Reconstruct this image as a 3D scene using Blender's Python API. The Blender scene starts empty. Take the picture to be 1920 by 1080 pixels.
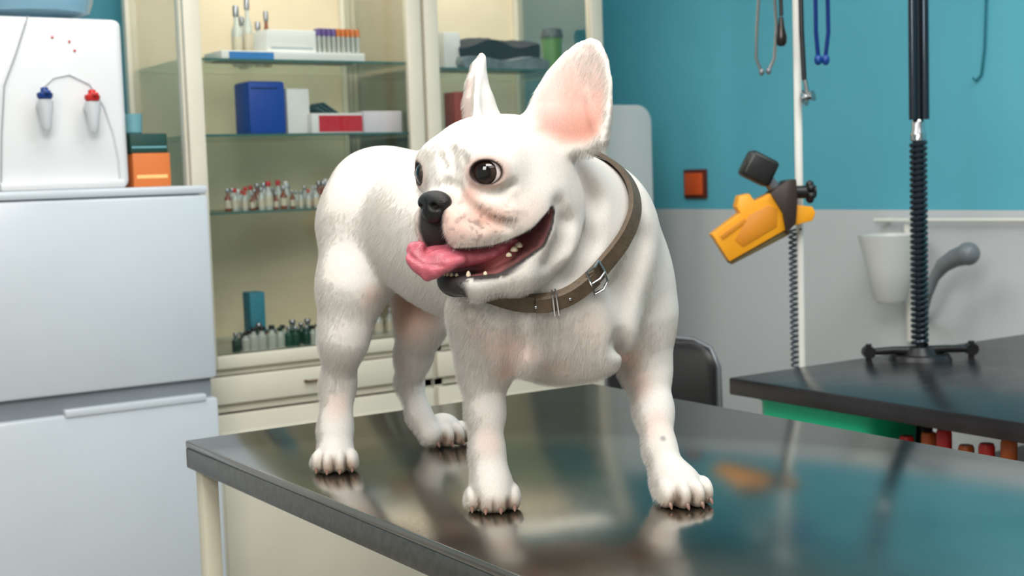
import bpy, bmesh, math, random
import numpy as np
from mathutils import Vector, Matrix
random.seed(4); np.random.seed(4)
S = bpy.context.scene
VIEW = 'main'

# ------------------------------------------------------------------ camera calibration
H = 1.32
FPX = 2547.0
YAW = math.radians(33.6); PIT = math.radians(4.76); ROL = 0.033
fw0 = Vector((math.sin(YAW), math.cos(YAW), 0)); rt0 = Vector((math.cos(YAW), -math.sin(YAW), 0)); Z = Vector((0, 0, 1))
cf = fw0*math.cos(PIT) - Z*math.sin(PIT)
up0 = Z*math.cos(PIT) + fw0*math.sin(PIT)
cR = rt0*math.cos(ROL) - up0*math.sin(ROL)
cU = rt0*math.sin(ROL) + up0*math.cos(ROL)
CAM = Vector((0, 0, H))
def ray(px, py): return cf*FPX + cR*(px-960) + cU*(540-py)
def onX(px, py, X):
    v = ray(px, py); return CAM + v*((X-CAM.x)/v.x)
def onY(px, py, Y):
    v = ray(px, py); return CAM + v*((Y-CAM.y)/v.y)
def onZ(px, py, zz):
    v = ray(px, py); return CAM + v*((zz-CAM.z)/v.z)
def onD(px, py, d):
    v = ray(px, py); return CAM + v*(d/v.dot(fw0))
def q(px, py, d):
    v = ray(px, py); k = d/v.dot(fw0)
    return np.array([v.dot(rt0)*k, d, H+v.z*k])
def rdz(p):  # (right, depth, z) -> world
    return CAM*0 + rt0*float(p[0]) + fw0*float(p[1]) + Z*float(p[2])
def proj(p):
    w = rdz(p)-CAM; k = FPX/w.dot(cf)
    return 960+w.dot(cR)*k, 540-w.dot(cU)*k

# ------------------------------------------------------------------ materials
def lin(c):
    return tuple(((x/255)/12.92 if x/255 <= 0.04045 else ((x/255+0.055)/1.055)**2.4) for x in c)
MATS = {}
def mat(name, col, rough=0.5, metal=0.0, var=0.08, vscale=6.0, bump=0.0, bscale=60.0, spec=0.5, coat=0.0,
        trans=0.0, ior=1.45, rvar=0.0, stretch=(1, 1, 1), sss=0.0):
    if name in MATS: return MATS[name]
    m = bpy.data.materials.new(name); m.use_nodes = True
    nt = m.node_tree; N = nt.nodes; Lk = nt.links
    b = N['Principled BSDF']
    c = lin(col)
    tc = N.new('ShaderNodeTexCoord'); mp = N.new('ShaderNodeMapping'); mp.inputs['Scale'].default_value = stretch
    Lk.new(tc.outputs['Object'], mp.inputs['Vector'])
    nz = N.new('ShaderNodeTexNoise'); nz.inputs['Scale'].default_value = vscale; nz.inputs['Detail'].default_value = 4
    Lk.new(mp.outputs['Vector'], nz.inputs['Vector'])
    rp = N.new('ShaderNodeValToRGB')
    rp.color_ramp.elements[0].position = 0.3; rp.color_ramp.elements[1].position = 0.7
    rp.color_ramp.elements[0].color = tuple(x*(1-var) for x in c)+(1,)
    rp.color_ramp.elements[1].color = tuple(min(1, x*(1+var)) for x in c)+(1,)
    Lk.new(nz.outputs['Fac'], rp.inputs['Fac']); Lk.new(rp.outputs['Color'], b.inputs['Base Color'])
    b.inputs['Roughness'].default_value = rough; b.inputs['Metallic'].default_value = metal
    b.inputs['Specular IOR Level'].default_value = spec; b.inputs['Coat Weight'].default_value = coat
    b.inputs['Transmission Weight'].default_value = trans; b.inputs['IOR'].default_value = ior
    if sss > 0:
        b.inputs['Subsurface Weight'].default_value = sss; b.inputs['Subsurface Radius'].default_value = (0.01, 0.004, 0.003)
    if rvar > 0:
        mr = N.new('ShaderNodeMapRange'); mr.inputs['To Min'].default_value = rough-rvar; mr.inputs['To Max'].default_value = rough+rvar
        Lk.new(nz.outputs['Fac'], mr.inputs['Value']); Lk.new(mr.outputs['Result'], b.inputs['Roughness'])
    if bump > 0:
        n2 = N.new('ShaderNodeTexNoise'); n2.inputs['Scale'].default_value = bscale; n2.inputs['Detail'].default_value = 3
        Lk.new(mp.outputs['Vector'], n2.inputs['Vector'])
        bp = N.new('ShaderNodeBump'); bp.inputs['Strength'].default_value = bump; bp.inputs['Distance'].default_value = 0.002
        Lk.new(n2.outputs['Fac'], bp.inputs['Height']); Lk.new(bp.outputs['Normal'], b.inputs['Normal'])
    MATS[name] = m
    return m
def pane_mat(name, tint=(252, 253, 252), refl=0.7):
    if name in MATS: return MATS[name]
    m = bpy.data.materials.new(name); m.use_nodes = True
    nt = m.node_tree; N = nt.nodes; Lk = nt.links
    N.remove(N['Principled BSDF']); out = N['Material Output']
    tr = N.new('ShaderNodeBsdfTransparent'); tr.inputs['Color'].default_value = lin(tint)+(1,)
    gl = N.new('ShaderNodeBsdfGlossy'); gl.inputs['Roughness'].default_value = 0.03
    fr = N.new('ShaderNodeFresnel'); fr.inputs['IOR'].default_value = 1.45
    mu = N.new('ShaderNodeMath'); mu.operation = 'MULTIPLY'; mu.inputs[1].default_value = refl
    Lk.new(fr.outputs['Fac'], mu.inputs[0])
    mx = N.new('ShaderNodeMixShader'); Lk.new(mu.outputs[0], mx.inputs['Fac'])
    Lk.new(tr.outputs[0], mx.inputs[1]); Lk.new(gl.outputs[0], mx.inputs[2]); Lk.new(mx.outputs[0], out.inputs['Surface'])
    MATS[name] = m; return m

# ------------------------------------------------------------------ mesh builder
class G:
    def __init__(s): s.v = []; s.f = []; s.m = []
    def add(s, vs, fs, mi=0):
        o = len(s.v); s.v += [Vector(x) for x in vs]; s.f += [tuple(i+o for i in f) for f in fs]; s.m += [mi]*len(fs); return s
    def bm(s, bm, mi=0, mtx=None):
        if mtx is not None: bm.transform(mtx)
        bm.verts.index_update()
        s.add([v.co.copy() for v in bm.verts], [[v.index for v in f.verts] for f in bm.faces], mi); bm.free(); return s
    def box(s, a, b, mi=0, bev=0.0, seg=2, rot=None, pivot=None):
        a = Vector(a); b = Vector(b); c = (a+b)/2; d = b-a
        d = Vector((abs(d.x), abs(d.y), abs(d.z)))
        bm = bmesh.new(); bmesh.ops.create_cube(bm, size=1)
        bmesh.ops.scale(bm, vec=d, verts=bm.verts)
        if bev > 0:
            bmesh.ops.bevel(bm, geom=bm.edges[:], offset=min(bev, min(d)*0.45), segments=seg, profile=0.5, affect='EDGES')
        M = Matrix.Translation(c)
        if rot is not None:
            pv = Vector(pivot) if pivot is not None else c
            M = Matrix.Translation(pv) @ rot.to_4x4() @ Matrix.Translation(-pv) @ M
        return s.bm(bm, mi, M)
    def rings(s, rings, mi=0, closed=False, cap=True):
        n = len(rings[0]); vs = [p for r in rings for p in r]; fs = []
        K = len(rings)
        for i in range(K if closed else K-1):
            a = i*n; b = ((i+1) % K)*n
            for j in range(n): fs.append((a+j, a+(j+1) % n, b+(j+1) % n, b+j))
        if cap and not closed:
            fs.append(tuple(range(n))[::-1]); fs.append(tuple((K-1)*n+j for j in range(n)))
        return s.add(vs, fs, mi)
    def tube(s, pts, r, n=10, mi=0, closed=False, flat=None):
        pts = [Vector(p) for p in pts]; K = len(pts)
        rs = r if isinstance(r, (list, tuple)) else [r]*K
        T = []
        for i in range(K):
            if closed: t = pts[(i+1) % K]-pts[i-1]
            else: t = pts[min(i+1, K-1)]-pts[max(i-1, 0)]
            T.append(t.normalized())
        a = Vector((0, 0, 1)) if abs(T[0].z) < 0.9 else Vector((1, 0, 0))
        u = (a-T[0]*a.dot(T[0])).normalized(); R = []
        for i in range(K):
            u = (u-T[i]*u.dot(T[i])).normalized(); w = T[i].cross(u)
            R.append([pts[i]+(u*math.cos(2*math.pi*j/n)+w*math.sin(2*math.pi*j/n))*rs[i] for j in range(n)])
        return s.rings(R, mi, closed)
    def cyl(s, a, b, r0, r1=None, n=20, mi=0): return s.tube([a, b], [r0, r0 if r1 is None else r1], n, mi)
    def lathe(s, base, prof, n=20, mi=0, ax=None):
        base = Vector(base); ax = Vector(ax).normalized() if ax is not None else Vector((0, 0, 1))
        a = Vector((1, 0, 0)) if abs(ax.x) < 0.9 else Vector((0, 1, 0))
        u = (a-ax*a.dot(ax)).normalized(); w = ax.cross(u)
        return s.rings([[base+ax*h+(u*math.cos(2*math.pi*j/n)+w*math.sin(2*math.pi*j/n))*max(r, 1e-4) for j in range(n)] for r, h in prof], mi)
    def ell(s, c, rad, mi=0, n=16, rot=None):
        bm = bmesh.new(); bmesh.ops.create_uvsphere(bm, u_segments=n, v_segments=max(6, n//2+2), radius=1)
        M = Matrix.Translation(Vector(c)) @ (rot.to_4x4() if rot is not None else Matrix()) @ Matrix.Diagonal((rad[0], rad[1], rad[2], 1))
        return s.bm(bm, mi, M)
    def prism(s, poly, o, ex, ey, en, t, mi=0, bev=0.0):
        o = Vector(o); ex = Vector(ex); ey = Vector(ey); en = Vector(en)
        bm = bmesh.new(); vs = [bm.verts.new(o+ex*x+ey*y-en*(t/2)) for x, y in poly]
        f = bm.faces.new(vs); r = bmesh.ops.extrude_face_region(bm, geom=[f])
        bmesh.ops.translate(bm, vec=en*t, verts=[e for e in r['geom'] if isinstance(e, bmesh.types.BMVert)])
        if bev > 0:
            bmesh.ops.recalc_face_normals(bm, faces=bm.faces)
            bmesh.ops.bevel(bm, geom=[e for e in bm.edges if e.calc_face_angle(0) > 0.5], offset=bev, segments=2, profile=0.5, affect='EDGES')
        return s.bm(bm, mi)
    def obj(s, name, mats, parent=None, origin=None, label=None, category=None, group=None, ang=38):
        if parent is not None: origin = parent_loc(parent)
        if origin is None:
            xs = [v.x for v in s.v]; ys = [v.y for v in s.v]; zs = [v.z for v in s.v]
            origin = Vector(((min(xs)+max(xs))/2, (min(ys)+max(ys))/2, min(zs)))
        origin = Vector(origin)
        me = bpy.data.meshes.new(name)
        me.from_pydata([v-origin for v in s.v], [], s.f)
        if not isinstance(mats, (list, tuple)): mats = [mats]
        for m in mats: me.materials.append(m)
        me.polygons.foreach_set('material_index', s.m)
        b = bmesh.new(); b.from_mesh(me); bmesh.ops.recalc_face_normals(b, faces=b.faces); b.to_mesh(me); b.free()
        me.shade_smooth(); me.set_sharp_from_angle(angle=math.radians(ang))
        o = bpy.data.objects.new(name, me); S.collection.objects.link(o)
        if parent is not None: o.parent = parent
        else: o.location = origin
        meta(o, label, category, group)
        return o
def meta(o, label=None, category=None, group=None, kind=None):
    if label: o['label'] = label
    if category: o['category'] = category
    if group: o['group'] = group
    if kind: o['kind'] = kind
def parent_loc(p):
    v = Vector((0, 0, 0))
    while p is not None:
        v += p.location; p = p.parent
    return v
def root(name, loc, label, category, group=None):
    e = bpy.data.objects.new(name, None); S.collection.objects.link(e); e.location = loc
    e.empty_display_size = 0.05; meta(e, label, category, group); return e
def clone(o, loc, group=None, rotz=None, scale=None):
    c = o.copy(); S.collection.objects.link(c); c.location = loc
    if rotz is not None: c.rotation_euler = (0, 0, rotz)
    if scale: c.scale = (scale,)*3
    for ch in o.children:
        k = ch.copy(); k.parent = c; S.collection.objects.link(k)
    return c

# ------------------------------------------------------------------ room
XR, YB, XL, YF, ZC = 3.0, 3.9, -1.6, -1.8, 2.75
WZ = 1.187
def wall_mat():
    m = bpy.data.materials.new('painted_wall'); m.use_nodes = True
    nt = m.node_tree; N = nt.nodes; Lk = nt.links; b = N['Principled BSDF']
    g = N.new('ShaderNodeNewGeometry'); sp = N.new('ShaderNodeSeparateXYZ'); Lk.new(g.outputs['Position'], sp.inputs[0])
    gt = N.new('ShaderNodeMath'); gt.operation = 'GREATER_THAN'; gt.inputs[1].default_value = WZ; Lk.new(sp.outputs['Z'], gt.inputs[0])
    nz = N.new('ShaderNodeTexNoise'); nz.inputs['Scale'].default_value = 2.5; nz.inputs['Detail'].default_value = 5; Lk.new(g.outputs['Position'], nz.inputs['Vector'])
    r1 = N.new('ShaderNodeValToRGB'); r1.color_ramp.elements[0].color = lin((84, 166, 186))+(1,); r1.color_ramp.elements[1].color = lin((94, 180, 198))+(1,)
    r2 = N.new('ShaderNodeValToRGB'); r2.color_ramp.elements[0].color = lin((192, 196, 198))+(1,); r2.color_ramp.elements[1].color = lin((206, 209, 210))+(1,)
    Lk.new(nz.outputs['Fac'], r1.inputs['Fac']); Lk.new(nz.outputs['Fac'], r2.inputs['Fac'])
    mx = N.new('ShaderNodeMix'); mx.data_type = 'RGBA'; Lk.new(gt.outputs[0], mx.inputs['Factor'])
    Lk.new(r2.outputs['Color'], mx.inputs['A']); Lk.new(r1.outputs['Color'], mx.inputs['B'])
    Lk.new(mx.outputs['Result'], b.inputs['Base Color']); b.inputs['Roughness'].default_value = 0.55
    n2 = N.new('ShaderNodeTexNoise'); n2.inputs['Scale'].default_value = 120; Lk.new(g.outputs['Position'], n2.inputs['Vector'])
    bp = N.new('ShaderNodeBump'); bp.inputs['Strength'].default_value = 0.08; bp.inputs['Distance'].default_value = 0.002
    Lk.new(n2.outputs['Fac'], bp.inputs['Height']); Lk.new(bp.outputs['Normal'], b.inputs['Normal'])
    return m
WM = wall_mat()
m_white = mat('white_plaster', (228, 227, 223), 0.8, var=0.03)
m_floor = mat('floor_tile', (160, 156, 148), 0.4, var=0.12, vscale=3)
def struct(name, a, b, m):
    o = G().box(a, b).obj(name, m); meta(o, kind='structure'); return o
struct('floor', (XL, YF, -0.1), (XR, YB, 0), m_floor)
struct('ceiling', (XL, YF, ZC), (XR, YB, ZC+0.1), m_white)
struct('wall_back', (XL-0.1, YB, -0.1), (XR+0.1, YB+0.1, ZC), WM)
struct('wall_right', (XR, YF, -0.1), (XR+0.1, YB, ZC), WM)
struct('wall_left', (XL-0.1, YF, -0.1), (XL, YB, ZC), m_white)
struct('wall_front', (XL-0.1, YF-0.1, -0.1), (XR+0.1, YF, ZC), m_white)

# ------------------------------------------------------------------ steel examination table
TZ = 0.92
A = onZ(345, 825, TZ); Bp = onZ(1112, 719, TZ)
tx0, tx1 = A.x, Bp.x; ty1 = (A.y+Bp.y)/2; ty0 = ty1-1.32
m_steel = mat('brushed_steel', (170, 166, 160), 0.17, 1.0, var=0.12, vscale=5, rvar=0.06, bump=0.03, bscale=9)
m_steel2 = mat('steel_rim', (135, 132, 128), 0.3, 1.0, var=0.15, vscale=10, stretch=(1, 8, 8))
m_cream = mat('cream_enamel', (214, 206, 184), 0.4, var=0.05)
m_dark = mat('dark_plastic', (26, 25, 26), 0.35, var=0.1)
m_chrome = mat('chrome', (185, 185, 185), 0.18, 1.0, var=0.05)
rt = root('examination_table', ((tx0+tx1)/2, (ty0+ty1)/2, 0), 'stainless steel veterinary examination table with cream tubular legs', 'table')
G().box((tx0, ty0, TZ-0.012), (tx1, ty1, TZ), bev=0.003).obj('tabletop', m_steel, rt)
g = G(); t = 0.012; h = 0.044
g.box((tx0, ty0, TZ-h), (tx0+t, ty1, TZ-0.011), bev=0.003).box((tx1-t, ty0, TZ-h), (tx1, ty1, TZ-0.011), bev=0.003)
g.box((tx0, ty1-t, TZ-h), (tx1, ty1, TZ-0.011), bev=0.003).box((tx0, ty0, TZ-h), (tx1, ty0+t, TZ-0.011), bev=0.003)
g.obj('rim', m_steel2, rt)
for lx in (tx0+0.022, tx1-0.022):
    for ly in (ty0+0.03, ty1-0.03):
        G().box((lx-0.014, ly-0.014, 0), (lx+0.014, ly+0.014, TZ-0.02), bev=0.004).obj('leg', m_cream, rt)
g = G()
for ly in (ty0+0.03, ty1-0.03): g.box((tx0+0.022, ly-0.01, 0.2), (tx1-0.022, ly+0.01, 0.22))
for lx in (tx0+0.022, tx1-0.022): g.box((lx-0.01, ty0+0.03, 0.2), (lx+0.01, ty1-0.03, 0.22))
g.obj('crossbar', m_cream, rt)

# ------------------------------------------------------------------ SDF body modelling
class Field:
    def __init__(s, lo, hi, h):
        s.lo = np.array(lo, float); s.h = h; s.n = (np.ceil((np.array(hi)-s.lo)/h)).astype(int)+1
        s.F = np.full(tuple(s.n), 1.0, np.float32)
    def sub(s, mn, mx):
        i0 = np.maximum(0, np.floor((np.array(mn)-s.lo)/s.h).astype(int)); i1 = np.minimum(s.n, np.ceil((np.array(mx)-s.lo)/s.h).astype(int)+1)
        if np.any(i1 <= i0): return None, None
        ax = [(s.lo[a]+s.h*np.arange(i0[a], i1[a])).astype(np.float32) for a in range(3)]
        P = (ax[0][:, None, None], ax[1][None, :, None], ax[2][None, None, :])
        return tuple(slice(i0[a], i1[a]) for a in range(3)), P
    def comb(s, sl, D, k, op):
        Fv = s.F[sl]
        if op == 'add':
            hh = np.maximum(k-np.abs(Fv-D), 0)/k; s.F[sl] = np.minimum(Fv, D)-hh*hh*k/4
        else:
            D = -D; hh = np.maximum(k-np.abs(Fv-D), 0)/k; s.F[sl] = np.maximum(Fv, D)+hh*hh*k/4
    def cone(s, a, b, ra, rb, k=0.03, op='add'):
        a = np.array(a, np.float32); b = np.array(b, np.float32); r = max(ra, rb)+k+3*s.h
        sl, P = s.sub(np.minimum(a, b)-r, np.maximum(a, b)+r)
        if sl is None: return
        ab = b-a; L2 = float(ab@ab)+1e-12
        x, y, z = P[0]-a[0], P[1]-a[1], P[2]-a[2]
        t = np.clip((x*ab[0]+y*ab[1]+z*ab[2])/L2, 0, 1)
        D = np.sqrt((x-t*ab[0])**2+(y-t*ab[1])**2+(z-t*ab[2])**2)-(ra+(rb-ra)*t)
        s.comb(sl, D, k, op)
    def chain(s, pts, k=0.03, op='add'):
        for (a, ra), (b, rb) in zip(pts[:-1], pts[1:]): s.cone(a, b, ra, rb, k, op)
    def ell(s, c, R, rad, k=0.03, op='add'):
        c = np.array(c, np.float32); r = max(rad)+k+3*s.h
        sl, P = s.sub(c-r, c+r)
        if sl is None: return
        x, y, z = P[0]-c[0], P[1]-c[1], P[2]-c[2]
        k0 = 0; k1 = 0
        for i in range(3):
            w = x*R[i][0]+y*R[i][1]+z*R[i][2]; k0 = k0+(w/rad[i])**2; k1 = k1+(w/rad[i]**2)**2
        k0 = np.sqrt(k0); k1 = np.sqrt(k1)+1e-9
        s.comb(sl, (k0*(k0-1)/k1).astype(np.float32), k, op)
    def custom(s, mn, mx, fn, k, op='add'):
        sl, P = s.sub(mn, mx)
        if sl is None: return
        s.comb(sl, fn(*P).astype(np.float32), k, op)
    def sample(s, p):
        u = (np.array(p)-s.lo)/s.h; i = np.clip(np.floor(u).astype(int), 0, s.n-2); f = u-i; v = 0
        for a in (0, 1):
            for b in (0, 1):
                for c in (0, 1):
                    v += s.F[i[0]+a, i[1]+b, i[2]+c]*(f[0] if a else 1-f[0])*(f[1] if b else 1-f[1])*(f[2] if c else 1-f[2])
        return v
    def mesh(s):
        F = s.F; n = s.n; sg = F < 0
        c = np.zeros(tuple(n-1), np.int8)
        for a in (0, 1):
            for b in (0, 1):
                for d in (0, 1): c += sg[a:n[0]-1+a, b:n[1]-1+b, d:n[2]-1+d]
        act = (c > 0) & (c < 8); ii = np.argwhere(act)
        idx = np.full(act.shape, -1, np.int32); idx[act] = np.arange(len(ii))
        acc = np.zeros((len(ii), 3)); cnt = np.zeros(len(ii))
        cor = [(a, b, d) for a in (0, 1) for b in (0, 1) for d in (0, 1)]
        for p in cor:
            for ax in range(3):
                if p[ax]: continue
                p2 = list(p); p2[ax] = 1
                fa = F[ii[:, 0]+p[0], ii[:, 1]+p[1], ii[:, 2]+p[2]]; fb = F[ii[:, 0]+p2[0], ii[:, 1]+p2[1], ii[:, 2]+p2[2]]
                mk = (fa < 0) != (fb < 0); t = np.where(mk, fa/(np.where(mk, fa-fb, 1)), 0)
                pos = np.tile(np.array(p, float), (len(ii), 1)); pos[:, ax] += t
                acc[mk] += pos[mk]; cnt[mk] += 1
        V = s.lo+(ii+acc/cnt[:, None])*s.h
        Q = []
        for ax in range(3):
            o = [a for a in range(3) if a != ax]
            s0 = np.take(sg, range(0, n[ax]-1), axis=ax); s1 = np.take(sg, range(1, n[ax]), axis=ax)
            e = np.argwhere(s0 != s1)
            e = e[(e[:, o[0]] > 0) & (e[:, o[1]] > 0) & (e[:, o[0]] < n[o[0]]-1) & (e[:, o[1]] < n[o[1]]-1)]
            def cell(d0, d1):
                k = e.copy(); k[:, o[0]] += d0; k[:, o[1]] += d1; return idx[k[:, 0], k[:, 1], k[:, 2]]
            qd = np.stack([cell(-1, -1), cell(0, -1), cell(0, 0), cell(-1, 0)], 1)
            ins = s0[e[:, 0], e[:, 1], e[:, 2]]
            if ax == 1: ins = ~ins
            qd[~ins] = qd[~ins][:, ::-1]
            Q.append(qd)
        Q = np.concatenate(Q); Q = Q[(Q >= 0).all(1)]
        return V, Q
def relax(V, Q, it=2, lam=0.5):
    E = np.concatenate([Q[:, [0, 1]], Q[:, [1, 2]], Q[:, [2, 3]], Q[:, [3, 0]]]); n = len(V)
    deg = np.bincount(E.ravel(), minlength=n).astype(float); deg[deg == 0] = 1
    for _ in range(it):
        A2 = np.zeros_like(V)
        for c in range(3):
            A2[:, c] = np.bincount(E[:, 0], V[E[:, 1], c], n)+np.bincount(E[:, 1], V[E[:, 0], c], n)
        V = V+lam*(A2/deg[:, None]-V)
    return V
def to_world(V):
    r = np.array(rt0); f = np.array(fw0)
    W = V[:, :1]*r+V[:, 1:2]*f; W[:, 2] = V[:, 2]; return W
def mesh_from(name, V, Q, material, col=None, parent=None, origin=(0, 0, 0)):
    W = to_world(V)-np.array(origin)
    me = bpy.data.meshes.new(name); me.vertices.add(len(W)); me.vertices.foreach_set('co', W.astype(np.float32).ravel())
    me.loops.add(len(Q)*4); me.loops.foreach_set('vertex_index', Q.astype(np.int32).ravel())
    me.polygons.add(len(Q)); me.polygons.foreach_set('loop_start', np.arange(0, len(Q)*4, 4, dtype=np.int32))
    me.update(calc_edges=True); me.validate(); me.shade_smooth()
    me.materials.append(material)
    if col is not None:
        ca = me.color_attributes.new('Col', 'FLOAT_COLOR', 'POINT')
        ca.data.foreach_set('color', np.concatenate([col, np.ones((len(col), 1))], 1).astype(np.float32).ravel())
    o = bpy.data.objects.new(name, me); S.collection.objects.link(o)
    if parent is not None: o.parent = parent
    else: o.location = origin
    return o

# head frame
TH = math.radians(48)
HM = q(849, 328, 1.50)
hF = np.array([-math.sin(TH), -math.cos(TH), 0]); hL = np.array([math.cos(TH), -math.sin(TH), 0]); hU = np.array([0, 0, 1.0])
HR = np.array([hF, hL, hU])
def h(f, l, u): return HM+hF*f+hL*l+hU*u
FB = np.array([0.63, -0.78, 0]); LB = np.array([0.78, 0.63, 0]); BR = np.array([FB, LB, hU]); ID = np.eye(3)

Fd = Field((-0.33, 1.33, TZ-0.01), (0.30, 2.12, 1.52), 0.0024)
# trunk
Fd.cone(q(1020, 490, 1.69), q(865, 428, 1.80), 0.110, 0.100, 0.05)
Fd.cone(q(865, 428, 1.80), q(735, 398, 1.91), 0.100, 0.084, 0.05)
Fd.ell(q(1050, 545, 1.665), BR, (0.112, 0.100, 0.112), 0.05)
Fd.ell(q(722, 385, 1.915), BR, (0.085, 0.082, 0.076), 0.03)
Fd.ell(q(705, 330, 1.95), BR, (0.045, 0.05, 0.032), 0.03)
# neck
Fd.cone(h(-0.105, 0, -0.03), q(1085, 440, 1.66), 0.074, 0.098, 0.04)
Fd.cone(h(-0.10, 0, -0.06), q(1010, 540, 1.60), 0.055, 0.073, 0.04)
# shoulders
Fd.ell(q(1192, 560, 1.70), BR, (0.055, 0.048, 0.09), 0.035)
Fd.ell(q(918, 585, 1.61), BR, (0.050, 0.040, 0.082), 0.035)
Fd.ell(q(990, 620, 1.575), ID, (0.045, 0.035, 0.05), 0.03)
Fd.ell(q(1105, 625, 1.60), ID, (0.050, 0.035, 0.05), 0.03)
# front legs
Fd.chain([(q(907, 590, 1.60), 0.041), (q(908, 690, 1.625), 0.0275), (q(911, 770, 1.62), 0.0205), (q(915, 845, 1.61), 0.0175), (q(922, 900, 1.60), 0.019), (q(926, 930, 1.59), 0.020)], 0.018)
Fd.chain([(q(1197, 600, 1.69), 0.045), (q(1213, 690, 1.69), 0.0285), (q(1228, 770, 1.665), 0.0205), (q(1239, 840, 1.635), 0.0165), (q(1258, 895, 1.61), 0.0185), (q(1272, 920, 1.60), 0.020)], 0.018)
# hind legs
Fd.chain([(q(677, 430, 1.88), 0.056), (q(662, 535, 1.85), 0.041), (q(645, 630, 1.85), 0.027), (q(634, 720, 1.885), 0.0175), (q(630, 800, 1.875), 0.0165), (q(629, 855, 1.855), 0.019)], 0.035)
Fd.chain([(q(780, 490, 1.98), 0.053), (q(790, 600, 1.94), 0.036), (q(776, 665, 1.98), 0.024), (q(768, 715, 2.01), 0.0175), (q(786, 775, 2.0), 0.0145), (q(808, 812, 1.99), 0.017)], 0.02)
Fd.cone(q(634, 730, 1.885), q(629, 712, 1.905), 0.011, 0.009, 0.012)
Fd.cone(q(765, 712, 2.02), q(755, 696, 2.035), 0.012, 0.009, 0.012)
Fd.ell(q(655, 335, 1.985), ID, (0.015, 0.02, 0.015), 0.02)
# paws
CLAWS = []; PAWC = []
def paw(px, py, ang, sc=1.0):
    g0 = onZ(px, py, TZ); c = np.array([g0.dot(rt0), g0.dot(fw0), TZ])
    f = np.array([math.sin(ang), -math.cos(ang), 0]); l = np.array([math.cos(ang), math.sin(ang), 0]); R = np.array([f, l, hU])
    PAWC.append((c, f, l, sc))
    Fd.ell(c+f*(-0.004*sc)+hU*0.02*sc, R, (0.027*sc, 0.0235*sc, 0.021*sc), 0.014)
    for sl, fo in ((-0.0225, 0.009), (-0.0080, 0.0195), (0.0080, 0.0195), (0.0225, 0.009)):
        Fd.ell(c+f*fo*sc+l*sl*sc+hU*0.0145*sc, R, (0.0165*sc, 0.0086*sc, 0.0155*sc), 0.0022)
        tip = c+f*(fo+0.0150)*sc+l*sl*1.04*sc
        CLAWS.append((tip+hU*0.0075*sc, tip+f*0.0045*sc+hU*0.0028, sc))
paw(926, 953, 0.0, 1.08); paw(1277, 944, 0.30, 1.12); paw(631, 882, 0.02, 1.05); paw(834, 832, 0.55, 1.12)
# head
Fd.ell(h(-0.075, 0, 0.0), HR, (0.084, 0.076, 0.067), 0.03)
Fd.ell(h(-0.03, 0, 0.012), HR, (0.042, 0.056, 0.042), 0.03)
for sg in (1, -1):
    Fd.ell(h(-0.07, 0.046*sg, -0.045), HR, (0.055, 0.036, 0.045), 0.03)
    Fd.ell(h(-0.022, 0.046*sg, 0.006), HR, (0.026, 0.026, 0.027), 0.02)
    Fd.ell(h(-0.015, 0.036*sg, 0.024), HR, (0.020, 0.022, 0.012), 0.015)
Fd.ell(h(-0.01, 0, -0.02), HR, (0.028, 0.036, 0.036), 0.025)
for sg in (1, -1):
    Fd.ell(h(0.004, 0.023*sg, -0.054), HR, (0.028, 0.025, 0.031), 0.010)
    Fd.chain([(h(-0.004, 0.032*sg, -0.060), 0.022), (h(-0.045, 0.050*sg, -0.050), 0.024), (h(-0.080, 0.052*sg, -0.028), 0.028)], 0.014)
Fd.ell(h(0.012, 0, -0.03), HR, (0.02, 0.024, 0.018), 0.012)
Fd.ell(h(-0.012, 0, -0.117), HR, (0.027, 0.032, 0.0175), 0.015)
for sg in (1, -1):
    Fd.chain([(h(-0.015, 0.022*sg, -0.119), 0.014), (h(-0.055, 0.042*sg, -0.108), 0.019), (h(-0.095, 0.048*sg, -0.078), 0.033)], 0.02)
Fd.ell(h(-0.085, 0, -0.095), HR, (0.05, 0.04, 0.035), 0.02)
# eyes: lids + aperture
EYES = []
for gz, ec in ((hF*0.80+hL*0.60, h(-0.014, 0.0455, 0.0015)), (hF*0.95-hL*0.30, h(-0.0115, -0.0475, 0.0025))):
    gz = gz/np.linalg.norm(gz)
    sd = np.cross(hU, gz); sd /= np.linalg.norm(sd)
    ER = np.array([gz, sd, hU])
    Fd.ell(ec, ER, (0.0225, 0.025, 0.023), 0.010)
    ap = ec+gz*0.019
    EYES.append((ec, gz, sd, ap, ER))
    Fd.ell(ap, ER, (0.013, 0.0170, 0.0126), 0.003, 'sub')
# mouth cavity
CAV = [((-0.070, -0.044), 0.004), ((-0.052, -0.073), 0.013), ((-0.02, -0.0945), 0.0145), ((0.06, -0.0985), 0.0145)]
def cavdist(f, u):
    D = None
    for (a, ra), (b, rb) in zip(CAV[:-1], CAV[1:]):
        ax, ay = b[0]-a[0], b[1]-a[1]; t = np.clip(((f-a[0])*ax+(u-a[1])*ay)/(ax*ax+ay*ay), 0, 1)
        d = np.sqrt((f-a[0]-t*ax)**2+(u-a[1]-t*ay)**2)-(ra+(rb-ra)*t)
        D = d if D is None else np.minimum(D, d)
    return D
def cavfn(x, y, z):
    X = x-HM[0]; Y = y-HM[1]; Zz = z-HM[2]
    f = X*hF[0]+Y*hF[1]
    return cavdist(f+0*Zz, Zz+0*f)
def surf(px, py, d0=1.36, d1=2.1):
    d = d0
    while d < d1:
        if Fd.sample(q(px, py, d)) < 0:
            a, b = d-0.004, d
            for _ in range(6):
                m = (a+b)/2
                if Fd.sample(q(px, py, m)) < 0: b = m
                else: a = m
            return q(px, py, (a+b)/2)
        d += 0.004
    return None
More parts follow.
